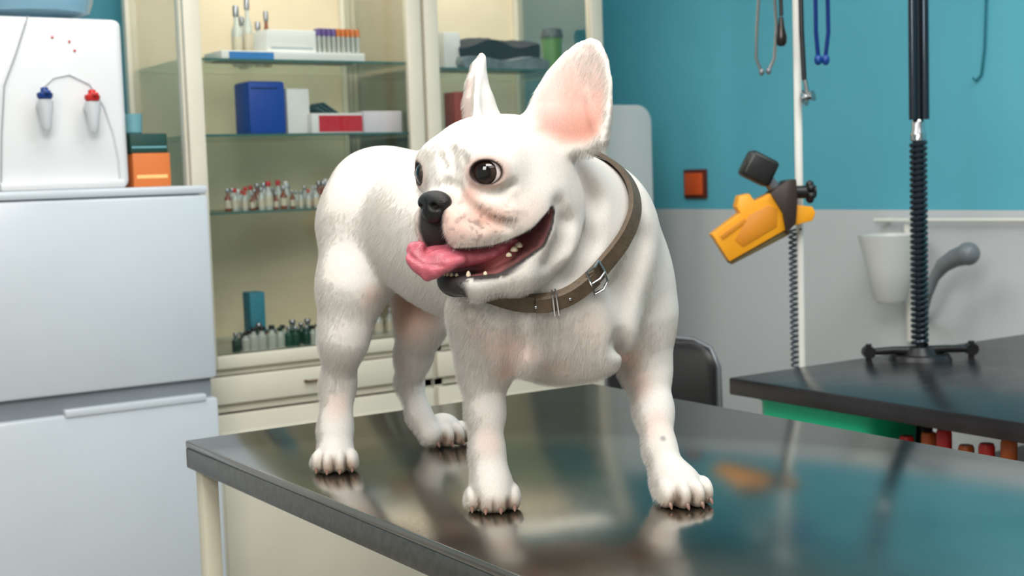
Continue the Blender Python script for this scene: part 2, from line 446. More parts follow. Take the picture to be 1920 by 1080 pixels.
def crease(pp, r=0.0025, k=0.012):
    P = [surf(*p) for p in pp]
    P = [p for p in P if p is not None]
    if len(P) > 1: Fd.chain([(p, r) for p in P], k, 'sub')
def fold(pp, r=0.004, k=0.014):
    P = [surf(*p) for p in pp]; P = [p for p in P if p is not None]
    if len(P) > 1: Fd.chain([(p+np.array([0, r*0.4, 0]), r) for p in P], k, 'add')
crease([(866, 338), (872, 362), (892, 386), (922, 408), (950, 420)], 0.0036, 0.011)
fold([(880, 358), (900, 376), (930, 392), (955, 398)], 0.006, 0.012)
crease([(884, 352), (910, 362), (942, 358), (962, 345)], 0.0022, 0.009)
crease([(852, 350), (858, 380), (880, 408), (905, 425)], 0.0030, 0.010)
crease([(846, 284), (850, 315), (846, 340)], 0.0028, 0.012)
crease([(865, 290), (872, 303), (868, 318)], 0.0014, 0.008)
crease([(826, 294), (832, 312), (828, 330)], 0.0020, 0.008)
crease([(815, 352), (838, 346), (860, 352)], 0.0028, 0.009)
crease([(1052, 385), (1064, 420), (1056, 460), (1030, 495)], 0.0035, 0.02)
crease([(1085, 300), (1118, 370), (1108, 450), (1060, 515)], 0.004, 0.024)
crease([(1205, 450), (1172, 540), (1172, 640)], 0.004, 0.035)
crease([(1010, 600), (1025, 650), (1035, 690)], 0.004, 0.035)
crease([(955, 590), (958, 650), (955, 700)], 0.005, 0.022)
crease([(1160, 640), (1163, 690)], 0.005, 0.022)
Fd.custom(HM-np.array([0.14, 0.14, 0.13]), HM+np.array([0.14, 0.14, -0.03]), cavfn, 0.004, 'sub')
Fd.ell(h(-0.052, 0, -0.088), HR, (0.035, 0.038, 0.022), 0.006)
# ears
EC = q(1080, 190, 1.515); ecl = np.array([(EC-HM)@hF, (EC-HM)@hL, (EC-HM)@hU])
EPOLY = [(985, 212), (1003, 168), (1026, 130), (1054, 96), (1080, 75), (1108, 67), (1132, 78), (1148, 112), (1155, 160), (1152, 215), (1140, 268), (1105, 290), (1050, 290), (1000, 262)]
EARS = []
for sg, nl in ((1, (0.88, 0.45, 0.08)), (-1, (0.76, 0.64, 0.05))):
    nl = np.array(nl); nl /= np.linalg.norm(nl)
    n_ = hF*nl[0]+hL*nl[1]*sg+hU*nl[2]; s_ = np.cross(n_, hU); s_ /= np.linalg.norm(s_)
    s_ = s_ if (s_@hL)*sg > 0 else -s_
    t_ = np.cross(n_, s_); t_ = t_ if t_[2] > 0 else -t_
    c_ = h(ecl[0], ecl[1]*sg*(1.0 if sg > 0 else 0.94), ecl[2])
    EARS.append((c_, s_, t_, n_))
PS = 1.515/2547
epoly = np.array([((a-1080)*PS*1.08, (190-b)*PS) for a, b in EPOLY])
def polysdf(s, t):
    d = None; ins = np.zeros(np.broadcast(s, t).shape, bool); K = len(epoly)
    for i in range(K):
        a = epoly[i]; b = epoly[(i+1) % K]; e = b-a
        w0 = s-a[0]; w1 = t-a[1]; tt = np.clip((w0*e[0]+w1*e[1])/(e@e), 0, 1)
        dd = (w0-tt*e[0])**2+(w1-tt*e[1])**2; d = dd if d is None else np.minimum(d, dd)
        cnd = ((a[1] > t) != (b[1] > t)) & (s < (b[0]-a[0])*(t-a[1])/((b[1]-a[1])+1e-12)+a[0])
        ins ^= cnd
    d = np.sqrt(d); return np.where(ins, -d, d)
def cup(s, t):
    x = 0.026*((s-0.004)/0.045)**2
    return x/(1+x/0.022)-0.012*np.clip((0.05-t)/0.1, 0, 1.2)
def earcoords(e, x, y, z):
    c_, s_, t_, n_ = e; X = x-c_[0]; Y = y-c_[1]; Zz = z-c_[2]
    return (X*s_[0]+Y*s_[1]+Zz*s_[2], X*t_[0]+Y*t_[1]+Zz*t_[2], X*n_[0]+Y*n_[1]+Zz*n_[2])
for e in EARS:
    def fn(x, y, z, e=e):
        s, t, n = earcoords(e, x, y, z)
        pd = polysdf(s, t)+0.003; w = np.abs(n-cup(s, t))-(0.0038+0.008*np.clip((0.0-t)/0.05, 0, 1))
        hh = np.maximum(0.006-np.abs(pd-w), 0)/0.006
        return np.maximum(pd, w)+hh*hh*0.006/4
    Fd.custom(e[0]-0.11, e[0]+0.11, fn, 0.014)
ed = EARS[1][0][1]
Fd.chain([(q(906, 228, ed-0.01), 0.024), (q(898, 190, ed-0.012), 0.0155), (q(893, 155, ed-0.008), 0.0085), (q(892, 120, ed), 0.0045)], 0.012)
e = EARS[0]
def eloc(s, t, n=0.0): return e[0]+e[1]*s+e[2]*t+e[3]*(cup(s, t)+n)
Fd.chain([(eloc(0.030, -0.045, 0.004), 0.004), (eloc(0.020, -0.02, 0.003), 0.003), (eloc(0.012, 0.01, 0.001), 0.002)], 0.008, 'add')
# flat paws on the table
Fd.custom(Fd.lo, Fd.lo+np.array([1, 1, 0.05]), lambda x, y, z: (z-(TZ+0.0008))+0*x+0*y, 0.0005, 'sub')
V, Q = Fd.mesh(); V = relax(V, Q, 2, 0.4)
# paint
N = len(V); C = np.tile(np.array([0.69, 0.655, 0.61]), (N, 1))
def vnoise(P, sc, seed=0):
    r = np.random.RandomState(seed); T = r.rand(64, 64, 64); u = P*sc; i = np.floor(u).astype(int); f = u-i; f = f*f*(3-2*f); o = 0
    for a in (0, 1):
        for b in (0, 1):
            for c in (0, 1):
                o = o+T[(i[:, 0]+a) % 64, (i[:, 1]+b) % 64, (i[:, 2]+c) % 64]*(f[:, 0] if a else 1-f[:, 0])*(f[:, 1] if b else 1-f[:, 1])*(f[:, 2] if c else 1-f[:, 2])
    return o
n1 = vnoise(V, 60, 1); n2 = vnoise(V, 250, 2); n3 = vnoise(V, 25, 5); n4 = vnoise(V@np.array([[0.8, 0.6, 0], [-0.48, 0.64, 0.6], [0.36, -0.48, 0.8]]), 130, 7)
nb = 0.5*n4+0.5*n2
def sm(x, a, b):
    t = np.clip((x-a)/(b-a), 0, 1); return t*t*(3-2*t)
def blend(mask, col):
    global C
    C = C*(1-mask[:, None])+np.array(col)*mask[:, None]
def near(c, r0, r1): return 1-sm(np.linalg.norm(V-np.array(c), axis=1), r0, r1)
def nearp(px, py, r0, r1):
    s_ = surf(px, py); return near(s_, r0, r1) if s_ is not None else np.zeros(N)
PINK = (0.68, 0.36, 0.27)
blend(sm(n3, 0.45, 0.8)*0.15, (0.62, 0.54, 0.45))
blend(near(q(765, 580, 1.93), 0.02, 0.085)*0.85, (0.58, 0.31, 0.22))
for px, py, r, a in ((960, 660, 0.05, 0.6), (1165, 665, 0.04, 0.8), (1040, 700, 0.06, 0.55), (955, 700, 0.035, 0.7), (1190, 720, 0.035, 0.5), (700, 560, 0.03, 0.5), (905, 640, 0.04, 0.3), (1090, 340, 0.05, 0.2), (990, 400, 0.04, 0.2), (1230, 800, 0.03, 0.3), (915, 830, 0.03, 0.3), (633, 760, 0.03, 0.3), (745, 680, 0.04, 0.4), (1100, 620, 0.05, 0.25), (870, 600, 0.04, 0.2)):
    blend(nearp(px, py, 0.003, r)*a, PINK)
blend(nearp(1243, 822, 0.001, 0.006)*0.8, (0.22, 0.22, 0.24))
D0 = V-HM; lf = D0@hF; ll = D0@hL; lu = D0@hU
mz = np.exp(-(((lf-0.005)/0.035)**2+((lu+0.055)/0.028)**2))*(lf > -0.06)*(lu < 0.0)
blend(np.clip(mz*0.85, 0, 1)*(0.5+0.5*n1), (0.62, 0.37, 0.28))
blend(nearp(845, 425, 0.008, 0.03)*0.6, (0.70, 0.40, 0.33))
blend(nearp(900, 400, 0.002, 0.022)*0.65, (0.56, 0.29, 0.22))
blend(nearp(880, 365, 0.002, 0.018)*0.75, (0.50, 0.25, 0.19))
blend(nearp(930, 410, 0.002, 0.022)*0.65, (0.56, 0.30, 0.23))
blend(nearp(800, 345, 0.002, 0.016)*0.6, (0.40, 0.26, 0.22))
blend(np.clip(mz, 0, 1)*sm(nb, 0.56, 0.66)*0.65, (0.16, 0.11, 0.10))
blend((1-sm(np.abs(ll+0.003), 0.016, 0.024+0.006*n1))*sm(lf, 0.002, 0.012)*(1-sm(lu, -0.026, -0.016)), (0.03, 0.027, 0.027))
# mouth
cd = cavdist(lf, lu)
inm = (lf > -0.085) & (np.abs(ll) < 0.085) & (lu < -0.03) & (lf < 0.07)
blend(inm*(1-sm(cd, 0.0018, 0.0042)), (0.025, 0.02, 0.02))
lowlip = inm*(1-sm(cd, 0.004, 0.008))*(lu < -0.0945+0.6*np.clip(-0.02-lf, 0, 1))*sm(lf, -0.055, -0.025)
blend(lowlip*sm(nb, 0.25, 0.4), (0.035, 0.028, 0.028))
blend(inm*(1-sm(cd, -0.0012, 0.0008)), (0.55, 0.19, 0.18))
blend(inm*(1-sm(cd, -0.0012, 0.0008))*sm(nb, 0.50, 0.60)*0.85, (0.05, 0.03, 0.03))
core = inm*(1-sm(np.abs(ll), 0.040, 0.046))*(1-sm(cd, -0.002, 0.001)); blend(core, (0.55, 0.17, 0.17))
chin = near(h(0.004, -0.004, -0.117), 0.024, 0.034)*(lu < -0.104); blend(chin*(0.85+0.15*(n2 > 0.4)), (0.04, 0.035, 0.034))
for ec, gz, sd, ap, ER in EYES:
    w = V-ap; b = w@ER[1]; c = w@ER[2]
    e2 = np.sqrt((b/0.0170)**2+(c/0.0126)**2); fr = (w@gz > -0.014) & (np.linalg.norm(w, axis=1) < 0.05)
    blend(fr*(1-sm(e2, 1.1, 1.9))*0.65, (0.50, 0.29, 0.23))
    blend(fr*(1-sm(e2, 1.04, 1.24)), (0.04, 0.025, 0.022))
for e_ in EARS:
    s, t, n = earcoords(e_, V[:, 0], V[:, 1], V[:, 2]); pd = polysdf(s, t); msk = (n > cup(s, t)-0.0005) & (np.abs(n-cup(s, t)) < 0.03) & (pd < 0)
    dep = sm(-pd, 0.005, 0.018)*(t > -0.07)
    blend(msk*dep*(0.7+0.3*n1)*(1-0.5*sm(t, 0.0, 0.05))*(1-0.5*sm(-s, 0.0, 0.03)), (0.66, 0.35, 0.28))
    blend(msk*sm(-pd, 0.010, 0.026)*(1-sm(t, -0.035, 0.005))*0.7, (0.44, 0.18, 0.13))
    blend(msk*(1-sm(-pd, 0.004, 0.008))*(s > 0.01)*sm(nb, 0.5, 0.6)*0.5, (0.25, 0.17, 0.15))
for c, f, l, sc in PAWC:
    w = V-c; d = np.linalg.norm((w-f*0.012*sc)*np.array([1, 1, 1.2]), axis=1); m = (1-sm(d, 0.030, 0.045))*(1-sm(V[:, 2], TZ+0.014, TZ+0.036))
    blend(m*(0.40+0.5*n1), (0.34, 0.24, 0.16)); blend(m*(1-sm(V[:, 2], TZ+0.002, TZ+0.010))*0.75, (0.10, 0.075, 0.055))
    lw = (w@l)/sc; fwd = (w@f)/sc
    for gl_, f0 in ((-0.0152, 0.010), (0.0, 0.022), (0.0152, 0.010)):  # groove shade between the toes, painted into the colour
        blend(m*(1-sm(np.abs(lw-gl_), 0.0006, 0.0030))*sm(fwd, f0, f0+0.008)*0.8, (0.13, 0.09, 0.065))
C = np.clip(C, 0, 1)
def fur_mat():
    m = bpy.data.materials.new('short_fur'); m.use_nodes = True; nt = m.node_tree; Nn = nt.nodes; Lk = nt.links; b = Nn['Principled BSDF']
    at = Nn.new('ShaderNodeAttribute'); at.attribute_name = 'Col'
    tc = Nn.new('ShaderNodeTexCoord'); mp = Nn.new('ShaderNodeMapping'); mp.inputs['Scale'].default_value = (1, 1, 0.35); Lk.new(tc.outputs['Object'], mp.inputs['Vector'])
    nz = Nn.new('ShaderNodeTexNoise'); nz.inputs['Scale'].default_value = 900; nz.inputs['Detail'].default_value = 2; Lk.new(mp.outputs['Vector'], nz.inputs['Vector'])
    rp = Nn.new('ShaderNodeValToRGB'); rp.color_ramp.elements[0].color = (0.92, 0.91, 0.90, 1); rp.color_ramp.elements[1].color = (1.03, 1.03, 1.03, 1)
    rp.color_ramp.elements[0].position = 0.3; rp.color_ramp.elements[1].position = 0.6
    Lk.new(nz.outputs['Fac'], rp.inputs['Fac'])
    mx = Nn.new('ShaderNodeMix'); mx.data_type = 'RGBA'; mx.blend_type = 'MULTIPLY'; mx.inputs['Factor'].default_value = 1
    Lk.new(at.outputs['Color'], mx.inputs['A']); Lk.new(rp.outputs['Color'], mx.inputs['B']); Lk.new(mx.outputs['Result'], b.inputs['Base Color'])
    b.inputs['Roughness'].default_value = 0.6; b.inputs['Specular IOR Level'].default_value = 0.25
    bp = Nn.new('ShaderNodeBump'); bp.inputs['Strength'].default_value = 0.25; bp.inputs['Distance'].default_value = 0.001
    Lk.new(nz.outputs['Fac'], bp.inputs['Height']); Lk.new(bp.outputs['Normal'], b.inputs['Normal'])
    return m
dorg = rdz((-0.05, 1.76, TZ))
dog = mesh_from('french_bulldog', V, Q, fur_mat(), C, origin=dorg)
meta(dog, 'white french bulldog with upright ears standing on the steel table', 'dog')
def hair_mat():
    m = bpy.data.materials.new('white_hair'); m.use_nodes = True; b = m.node_tree.nodes['Principled BSDF']
    N_ = m.node_tree.nodes; hi = N_.new('ShaderNodeHairInfo'); rp = N_.new('ShaderNodeValToRGB')
    rp.color_ramp.elements[0].color = (0.52, 0.475, 0.42, 1); rp.color_ramp.elements[1].color = (0.82, 0.795, 0.755, 1)
    m.node_tree.links.new(hi.outputs['Random'], rp.inputs['Fac']); m.node_tree.links.new(rp.outputs['Color'], b.inputs['Base Color'])
    b.inputs['Roughness'].default_value = 0.55; b.inputs['Specular IOR Level'].default_value = 0.15
    return m
dog.data.materials.append(hair_mat())
lum = C@np.array([0.3, 0.5, 0.2])
wgt = 0.2*sm(lum, 0.28, 0.42)+0.8*sm(lum, 0.44, 0.58)
wgt *= ~(inm & (cd < 0.006)); wgt *= sm(V[:, 2], TZ+0.004, TZ+0.012)
for ec, gz, sd, ap, ER in EYES: wgt *= sm(np.linalg.norm(V-ap, axis=1), 0.016, 0.028)
fmask = (lf > -0.03) & (np.abs(ll) < 0.06) & (lu < 0.02) & (lu > -0.13); wgt = np.where(fmask, wgt*0.5, wgt)
vg = dog.vertex_groups.new(name='coat_density')
qz = np.round(wgt*8).astype(int)
for lv in range(1, 9):
    ids = np.nonzero(qz == lv)[0]
    if len(ids): vg.add(ids.tolist(), lv/8, 'REPLACE')
md = dog.modifiers.new('coat', 'PARTICLE_SYSTEM'); ps = md.particle_system; st = ps.settings
st.type = 'HAIR'; st.count = 90000; st.hair_length = 0.0045; st.hair_step = 2; st.use_advanced_hair = True
st.emit_from = 'FACE'; st.use_emit_random = True; st.use_even_distribution = True
HS = 0.56
st.normal_factor = 0.0010*HS; st.factor_random = 0.0004*HS
st.object_align_factor = (float(-FB[0]*rt0.x-FB[1]*fw0.x)*0.0018*HS, float(-FB[0]*rt0.y-FB[1]*fw0.y)*0.0018*HS, -0.0026*HS)
st.child_type = 'INTERPOLATED'; st.rendered_child_count = 6; st.child_percent = 0
st.root_radius = 1.0; st.tip_radius = 0.2; st.radius_scale = 0.00012; st.render_step = 2; st.display_step = 2
st.material = 2
ps.vertex_group_density = 'coat_density'
# eyeballs
def eye_mat(gw):
    m = bpy.data.materials.new('dog_eye'); m.use_nodes = True; nt = m.node_tree; Nn = nt.nodes; Lk = nt.links; b = Nn['Principled BSDF']
    tc = Nn.new('ShaderNodeTexCoord'); dt = Nn.new('ShaderNodeVectorMath'); dt.operation = 'DOT_PRODUCT'; dt.inputs[1].default_value = gw
    nr = Nn.new('ShaderNodeVectorMath'); nr.operation = 'NORMALIZE'; Lk.new(tc.outputs['Object'], nr.inputs[0]); Lk.new(nr.outputs[0], dt.inputs[0])
    rp = Nn.new('ShaderNodeValToRGB'); cr = rp.color_ramp; cr.elements[0].position = 0.0; cr.elements[0].color = (0.60, 0.42, 0.38, 1)
    cr.elements[1].position = 1.0; cr.elements[1].color = (0.004, 0.003, 0.003, 1)
    for p, c in ((0.70, (0.78, 0.68, 0.64, 1)), (0.73, (0.012, 0.008, 0.007, 1)), (0.80, (0.030, 0.013, 0.008, 1)), (0.89, (0.022, 0.010, 0.007, 1)), (0.91, (0.003, 0.002, 0.002, 1))):
        e3 = cr.elements.new(p); e3.color = c
    Lk.new(dt.outputs['Value'], rp.inputs['Fac']); Lk.new(rp.outputs['Color'], b.inputs['Base Color'])
    b.inputs['Roughness'].default_value = 0.08; b.inputs['Coat Weight'].default_value = 0.2; b.inputs['Coat Roughness'].default_value = 0.02
    return m
def local_sphere(name, c, rad, m, parent, n=40):
    g = G(); bm = bmesh.new(); bmesh.ops.create_uvsphere(bm, u_segments=n, v_segments=n//2, radius=rad); g.bm(bm)
    me_o = g.obj(name, m, origin=Vector((0, 0, 0))); me_o.location = rdz(c)-dorg; me_o.parent = parent; return me_o
for ec, gz, sd, ap, ER in EYES:
    gg = gz-0.14*sd
    gw = (rt0*gg[0]+fw0*gg[1]+Z*gg[2]).normalized()
    local_sphere('eye', ec+gz*0.0012, 0.0195, eye_mat(gw), dog)
# nose
m_nose = mat('nose_leather', (20, 18, 18), 0.35, bump=0.5, bscale=900, var=0.15, vscale=200)
Fn = Field(h(0.03, 0, -0.034)-0.04, h(0.03, 0, -0.034)+0.04, 0.001)
Fn.ell(h(0.027, 0, -0.029), HR, (0.013, 0.025, 0.013), 0.006)
Fn.ell(h(0.029, 0, -0.040), HR, (0.010, 0.015, 0.012), 0.008)
for sg in (1, -1):
    Fn.ell(h(0.039, 0.0105*sg, -0.033), HR, (0.008, 0.0045, 0.0035), 0.003, 'sub')
    Fn.cone(h(0.037, 0.013*sg, -0.035), h(0.031, 0.024*sg, -0.038), 0.002, 0.0015, 0.003, 'sub')
Fn.cone(h(0.041, 0, -0.028), h(0.040, 0, -0.055), 0.001, 0.001, 0.003, 'sub')
vn, qn = Fn.mesh(); mesh_from('nose', vn, qn, m_nose, parent=dog, origin=dorg).location = (0, 0, 0)
# tongue
m_tongue = mat('tongue_flesh', (184, 92, 104), 0.36, var=0.2, vscale=60, bump=0.35, bscale=500)
Ft = Field(h(0, 0, -0.09)-0.085, h(0, 0, -0.09)+0.085, 0.0013)
for f_, l_, u_, rl, ru in ((-0.050, 0.012, -0.076, 0.033, 0.010), (-0.038, 0.010, -0.081, 0.033, 0.011), (-0.026, 0.008, -0.086, 0.032, 0.012), (-0.013, 0.004, -0.089, 0.031, 0.012), (0.0, 0.0, -0.089, 0.030, 0.014), (0.014, -0.004, -0.090, 0.028, 0.014), (0.026, -0.008, -0.092, 0.024, 0.014)):
    Ft.ell(h(f_, l_, u_), HR, (0.014, rl, ru), 0.008)
Ft.chain([(h(0.012, 0.024, -0.092), 0.005), (h(0.024, 0.016, -0.096), 0.007), (h(0.034, 0.004, -0.102), 0.009), (h(0.041, -0.012, -0.095), 0.0095), (h(0.037, -0.026, -0.081), 0.008), (h(0.020, -0.032, -0.076), 0.006)], 0.005)
Ft.chain([(h(0.038, -0.014, -0.078), 0.007), (h(0.045, -0.018, -0.090), 0.007), (h(0.038, -0.004, -0.109), 0.006)], 0.006)
Ft.chain([(h(-0.045, 0.010, -0.066), 0.002), (h(0.0, 0.004, -0.075), 0.003), (h(0.022, -0.002, -0.076), 0.004), (h(0.032, -0.006, -0.080), 0.003)], 0.008, 'sub')
Ft.chain([(h(0.034, 0.018, -0.098), 0.0012), (h(0.048, 0.0, -0.095), 0.0014), (h(0.052, -0.016, -0.086), 0.0014), (h(0.046, -0.032, -0.076), 0.0012)], 0.004, 'sub')
vt, qt = Ft.mesh(); mesh_from('tongue', vt, qt, m_tongue, parent=dog, origin=dorg).location = (0, 0, 0)
# teeth
m_tooth = mat('tooth_enamel', (222, 206, 176), 0.3, var=0.06)
def tooth(f_, l_, u_, hgt, r, up=1):
    a = rdz(h(f_, l_, u_)); b = a+Z*hgt*up
    G().tube([a, a+Z*hgt*up*0.4, a+Z*hgt*up*0.8, b], [r*0.9, r, r*0.7, r*0.2], 8).obj('tooth', m_tooth, dog)
for l_ in (-0.010, -0.0035, 0.003, 0.0095): tooth(0.010-abs(l_)*0.25, l_, -0.112, 0.0045, 0.0021)
tooth(0.002, 0.023, -0.112, 0.007, 0.0028)
tooth(-0.012, 0.035, -0.110, 0.004, 0.0024); tooth(-0.048, 0.051, -0.082, 0.006, 0.0045); tooth(-0.041, 0.051, -0.086, 0.006, 0.0042); tooth(-0.034, 0.050, -0.091, 0.0045, 0.0035)
# claws
m_claw = mat('claw_horn', (128, 98, 84), 0.4, var=0.25, vscale=200)
for a, b, sc in CLAWS:
    a_, b_ = rdz(a), rdz(b)
    G().tube([a_, a_.lerp(b_, 0.6)+Z*0.0008, b_], [0.0026*sc, 0.0021*sc, 0.0007], 8).obj('claw', m_claw, dog)
# collar
m_leather = mat('worn_leather', (88, 72, 54), 0.5, var=0.25, vscale=60, bump=0.4, bscale=300)
cc = np.array([0.040, 1.588, 1.262]); ca = np.array([-0.06, -0.82, 0.57]); ca /= np.linalg.norm(ca)
cu = np.cross(ca, [0, 0, 1.0]); cu /= np.linalg.norm(cu); cw = np.cross(ca, cu)
K = 160; rad = []
for i in range(K):
    a = 2*math.pi*i/K; d = cu*math.cos(a)+cw*math.sin(a); r = 0.03
    while r < 0.2 and Fd.sample(cc+d*r) < 0: r += 0.001
    rad.append(r)
rad = np.minimum(np.array(rad), 0.135)
for _ in range(14): rad = (np.roll(rad, 1)+rad+np.roll(rad, -1))/3
rad = rad+0.0015
TAPER = 0.55
def cpt(i, off=0.0, ax=0.0):
    i = i % K; i0 = int(i); fr = i-i0; r = rad[i0 % K]*(1-fr)+rad[(i0+1) % K]*fr; a = 2*math.pi*i/K
    return rdz(cc+(cu*math.cos(a)+cw*math.sin(a))*(r+off-ax*TAPER)+ca*(ax+off*TAPER))
def strap(g, idx, off, hw, th, closed, mi=0):
    R = []
    for i in idx: R.append([cpt(i, off, -hw), cpt(i, off+th, -hw*0.85), cpt(i, off+th, hw*0.85), cpt(i, off, hw)])
    g.rings(R, mi, closed)
g = G(); strap(g, list(range(K)), 0.0, 0.0105, 0.0045, True)
collar = g.obj('collar', m_leather, dog, label='grey-brown leather collar with metal buckle')
def closest(px, py):
    best = None
    for i in range(K):
        a = 2*math.pi*i/K; p = cc+(cu*math.cos(a)+cw*math.sin(a))*rad[i]; x, y = proj(p)
        d = (x-px)**2+(y-py)**2
        if best is None or d < best[0]: best = (d, i, x, y)
    return best[1]
ib = closest(1128, 530); ie = closest(1005, 574); ik = closest(1040, 572)
dirn = 1 if ((ie-ib) % K) < K/2 else -1
span = ((ie-ib)*dirn) % K
g = G(); strap(g, [ib+dirn*span*j/16 for j in range(17)], 0.0050, 0.0092, 0.003, False)
g.obj('strap_end', m_leather, collar)
g = G(); e_ = 2.8
fr = [cpt(ib-e_, 0.006, -0.0135), cpt(ib, 0.009, -0.0145), cpt(ib+e_, 0.006, -0.0135), cpt(ib+e_, 0.008, 0), cpt(ib+e_, 0.006, 0.0135), cpt(ib, 0.009, 0.0145), cpt(ib-e_, 0.006, 0.0135), cpt(ib-e_, 0.008, 0)]
g.tube(fr, 0.0018, 8, closed=True); g.tube([cpt(ib-e_, 0.008, 0), cpt(ib, 0.011, 0), cpt(ib+e_, 0.009, 0)], 0.0015, 8)
g.obj('buckle', m_chrome, collar, label='silver buckle')
g = G()
for j in (-0.5, 0.5): g.tube([cpt(ik+j, 0.0, -0.012), cpt(ik+j, 0.009, -0.012), cpt(ik+j, 0.0095, 0), cpt(ik+j, 0.009, 0.012), cpt(ik+j, 0.0, 0.012)], 0.0013, 8)
g.obj('collar_loop', m_chrome, collar, label='silver strap keeper')
for j in (4, -5): G().ell(cpt(ik+j, 0.008, 0), (0.0022,)*3, n=10).obj('rivet', m_chrome, collar)

# ------------------------------------------------------------------ fridge
m_fridge = mat('fridge_enamel', (196, 203, 209), 0.3, var=0.02, coat=0.2)
m_gap = mat('fridge_seal', (130, 136, 142), 0.7)
fy0 = 3.05; fx1 = onY(392, 400, fy0).x; fx0 = fx1-0.56; fz = onY(200, 353, fy0).z
seam1 = onY(200, 732, fy0).z; seam2 = onY(200, 765, fy0).z
r_ = root('refrigerator', ((fx0+fx1)/2, (fy0+3.6)/2, 0), 'white two-door refrigerator beside the glass medicine cabinet', 'refrigerator')
G().box((fx0, fy0+0.05, 0.02), (fx1, 3.62, fz-0.012), bev=0.006).box((fx0+0.04, fy0+0.08, 0), (fx1-0.04, 3.6, 0.03)).obj('body', [m_fridge], r_)
G().box((fx0, fy0, fz-0.02), (fx1, 3.62, fz), bev=0.006).obj('top_panel', m_fridge, r_)
d1 = G().box((fx0, fy0, seam1), (fx1, fy0+0.05, fz-0.022), bev=0.008).obj('door', m_fridge, r_)
d2 = G().box((fx0, fy0, 0.06), (fx1, fy0+0.05, seam2-0.006), bev=0.008).obj('door', m_fridge, r_)
G().box((fx0+0.03, fy0+0.02, seam2-0.006), (fx1-0.01, fy0+0.05, seam1)).obj('seal', m_gap, r_)
G().box((fx0+0.2, fy0-0.004, seam2-0.012), (fx1-0.03, fy0+0.03, seam2+0.006), bev=0.004).obj('handle', m_fridge, d2, label='recessed white grip along the door edge')

# ------------------------------------------------------------------ water dispenser
m_wp = mat('white_plastic', (218, 219, 220), 0.35, var=0.02)
m_bluep = mat('blue_plastic', (24, 60, 130), 0.35); m_redp = mat('red_plastic', (196, 40, 36), 0.35)
m_clear = mat('frosted_plastic', (200, 203, 206), 0.2, var=0.03, spec=0.6)
wy = 3.09; wx1 = onY(243, 300, wy).x; wx0 = wx1-0.315; wz1 = onY(225, 36, wy).z
r_ = root('water_dispenser', ((wx0+wx1)/2, wy+0.15, fz), 'white countertop water dispenser with blue and red taps on the refrigerator', 'water dispenser')
G().box((wx0, wy, fz), (wx1, wy+0.3, wz1), bev=0.018, seg=4).box((wx0+0.02, wy-0.03, fz), (wx1-0.02, wy+0.03, fz+0.02), bev=0.006).obj('body', m_wp, r_)
g = G(); pts = []
for px, py in ((225, 340), (222, 300), (212, 250), (195, 200), (168, 158), (130, 140), (100, 146), (80, 165)):
    pts.append(onY(px, py, wy-0.001))
g.tube(pts, 0.0025, 8).obj('recess_moulding', mat('pale_grey_plastic', (190, 194, 198), 0.4), r_)
for px, py, mm in ((84, 180, m_bluep), (173, 184, m_redp)):
    p = onY(px, py, wy-0.035)
    g = G().cyl(p+Vector((0, 0.045, -0.02)), p+Vector((0, -0.005, -0.02)), 0.012, 0.012)
    g.lathe(p+Vector((0, 0, -0.075)), [(0.008, 0), (0.011, 0.006), (0.013, 0.03), (0.017, 0.05), (0.017, 0.065), (0.010, 0.07)])
    tp = g.obj('tap', m_clear, r_)
    G().lathe(p+Vector((0, 0, -0.006)), [(0.014, 0), (0.017, 0.004), (0.017, 0.012), (0.009, 0.016), (0.008, 0.024), (0.002, 0.026)]).box(p+Vector((-0.006, -0.03, 0.004)), p+Vector((0.006, 0, 0.011)), bev=0.002).obj('tap_lever', mm, tp, label='coloured tap lever')
for px, py in ((98, 70), (140, 95), (130, 78)): G().ell(onY(px, py, wy-0.001), (0.003, 0.002, 0.003), n=10).obj('indicator_light', m_redp, r_, label='small red indicator light')
m_bottle = mat('blue_bottle', (140, 180, 200), 0.1, var=0.05, trans=0.3, spec=0.6)
bx = (wx0+wx1)/2
G().lathe((bx, wy+0.15, wz1), [(0.05, 0.0), (0.06, 0.008), (0.125, 0.02), (0.135, 0.05), (0.13, 0.09), (0.135, 0.12), (0.135, 0.30), (0.11, 0.33), (0.02, 0.34)], n=32).obj('water_bottle', m_bottle, origin=(bx, wy+0.15, wz1), label='large blue clear water bottle on the dispenser', category='bottle')
G().tube([onY(52, 30, wy-0.006), onY(30, 100, wy-0.008), onY(8, 160, wy-0.008), onY(3, 250, wy-0.008), onY(2, 345, wy-0.008)], 0.0016, 8).obj('cable', mat('grey_cable', (150, 152, 155), 0.5), r_)

# boxes on the fridge
m_orange = mat('orange_card', (206, 112, 52), 0.6); m_green = mat('dark_green_card', (22, 62, 54), 0.6); m_teal = mat('teal_plastic', (110, 160, 170), 0.3)
def pbox(px0, px1, py, Y):
    return onY(px0, py, Y).x, onY(px1, py, Y).x
by = 3.12
x0, x1 = pbox(250, 320, 320, by); zt = onY(285, 287, by).z; zt2 = onY(285, 250, by).z; zt3 = onY(260, 212, by).z
m_label = mat('card_label', (240, 190, 120), 0.6)
x1 = min(x1, fx1-0.01)
G().box((x0, by, fz), (x1, by+0.12, zt), bev=0.002).box((x0+0.008, by-0.0006, fz+0.02), (x1-0.008, by+0.01, fz+0.028), 1).obj('cardboard_box', [m_orange, m_label], label='orange cardboard medicine box on the refrigerator', category='box')
G().box((x0-0.003, by+0.002, zt), (x1-0.003, by+0.11, zt2), bev=0.003).box((x0, by+0.0015, zt+0.012), (x1-0.006, by+0.01, zt+0.016), 1).obj('cardboard_box', [m_green, m_teal], label='dark green box stacked on the orange box', category='box')
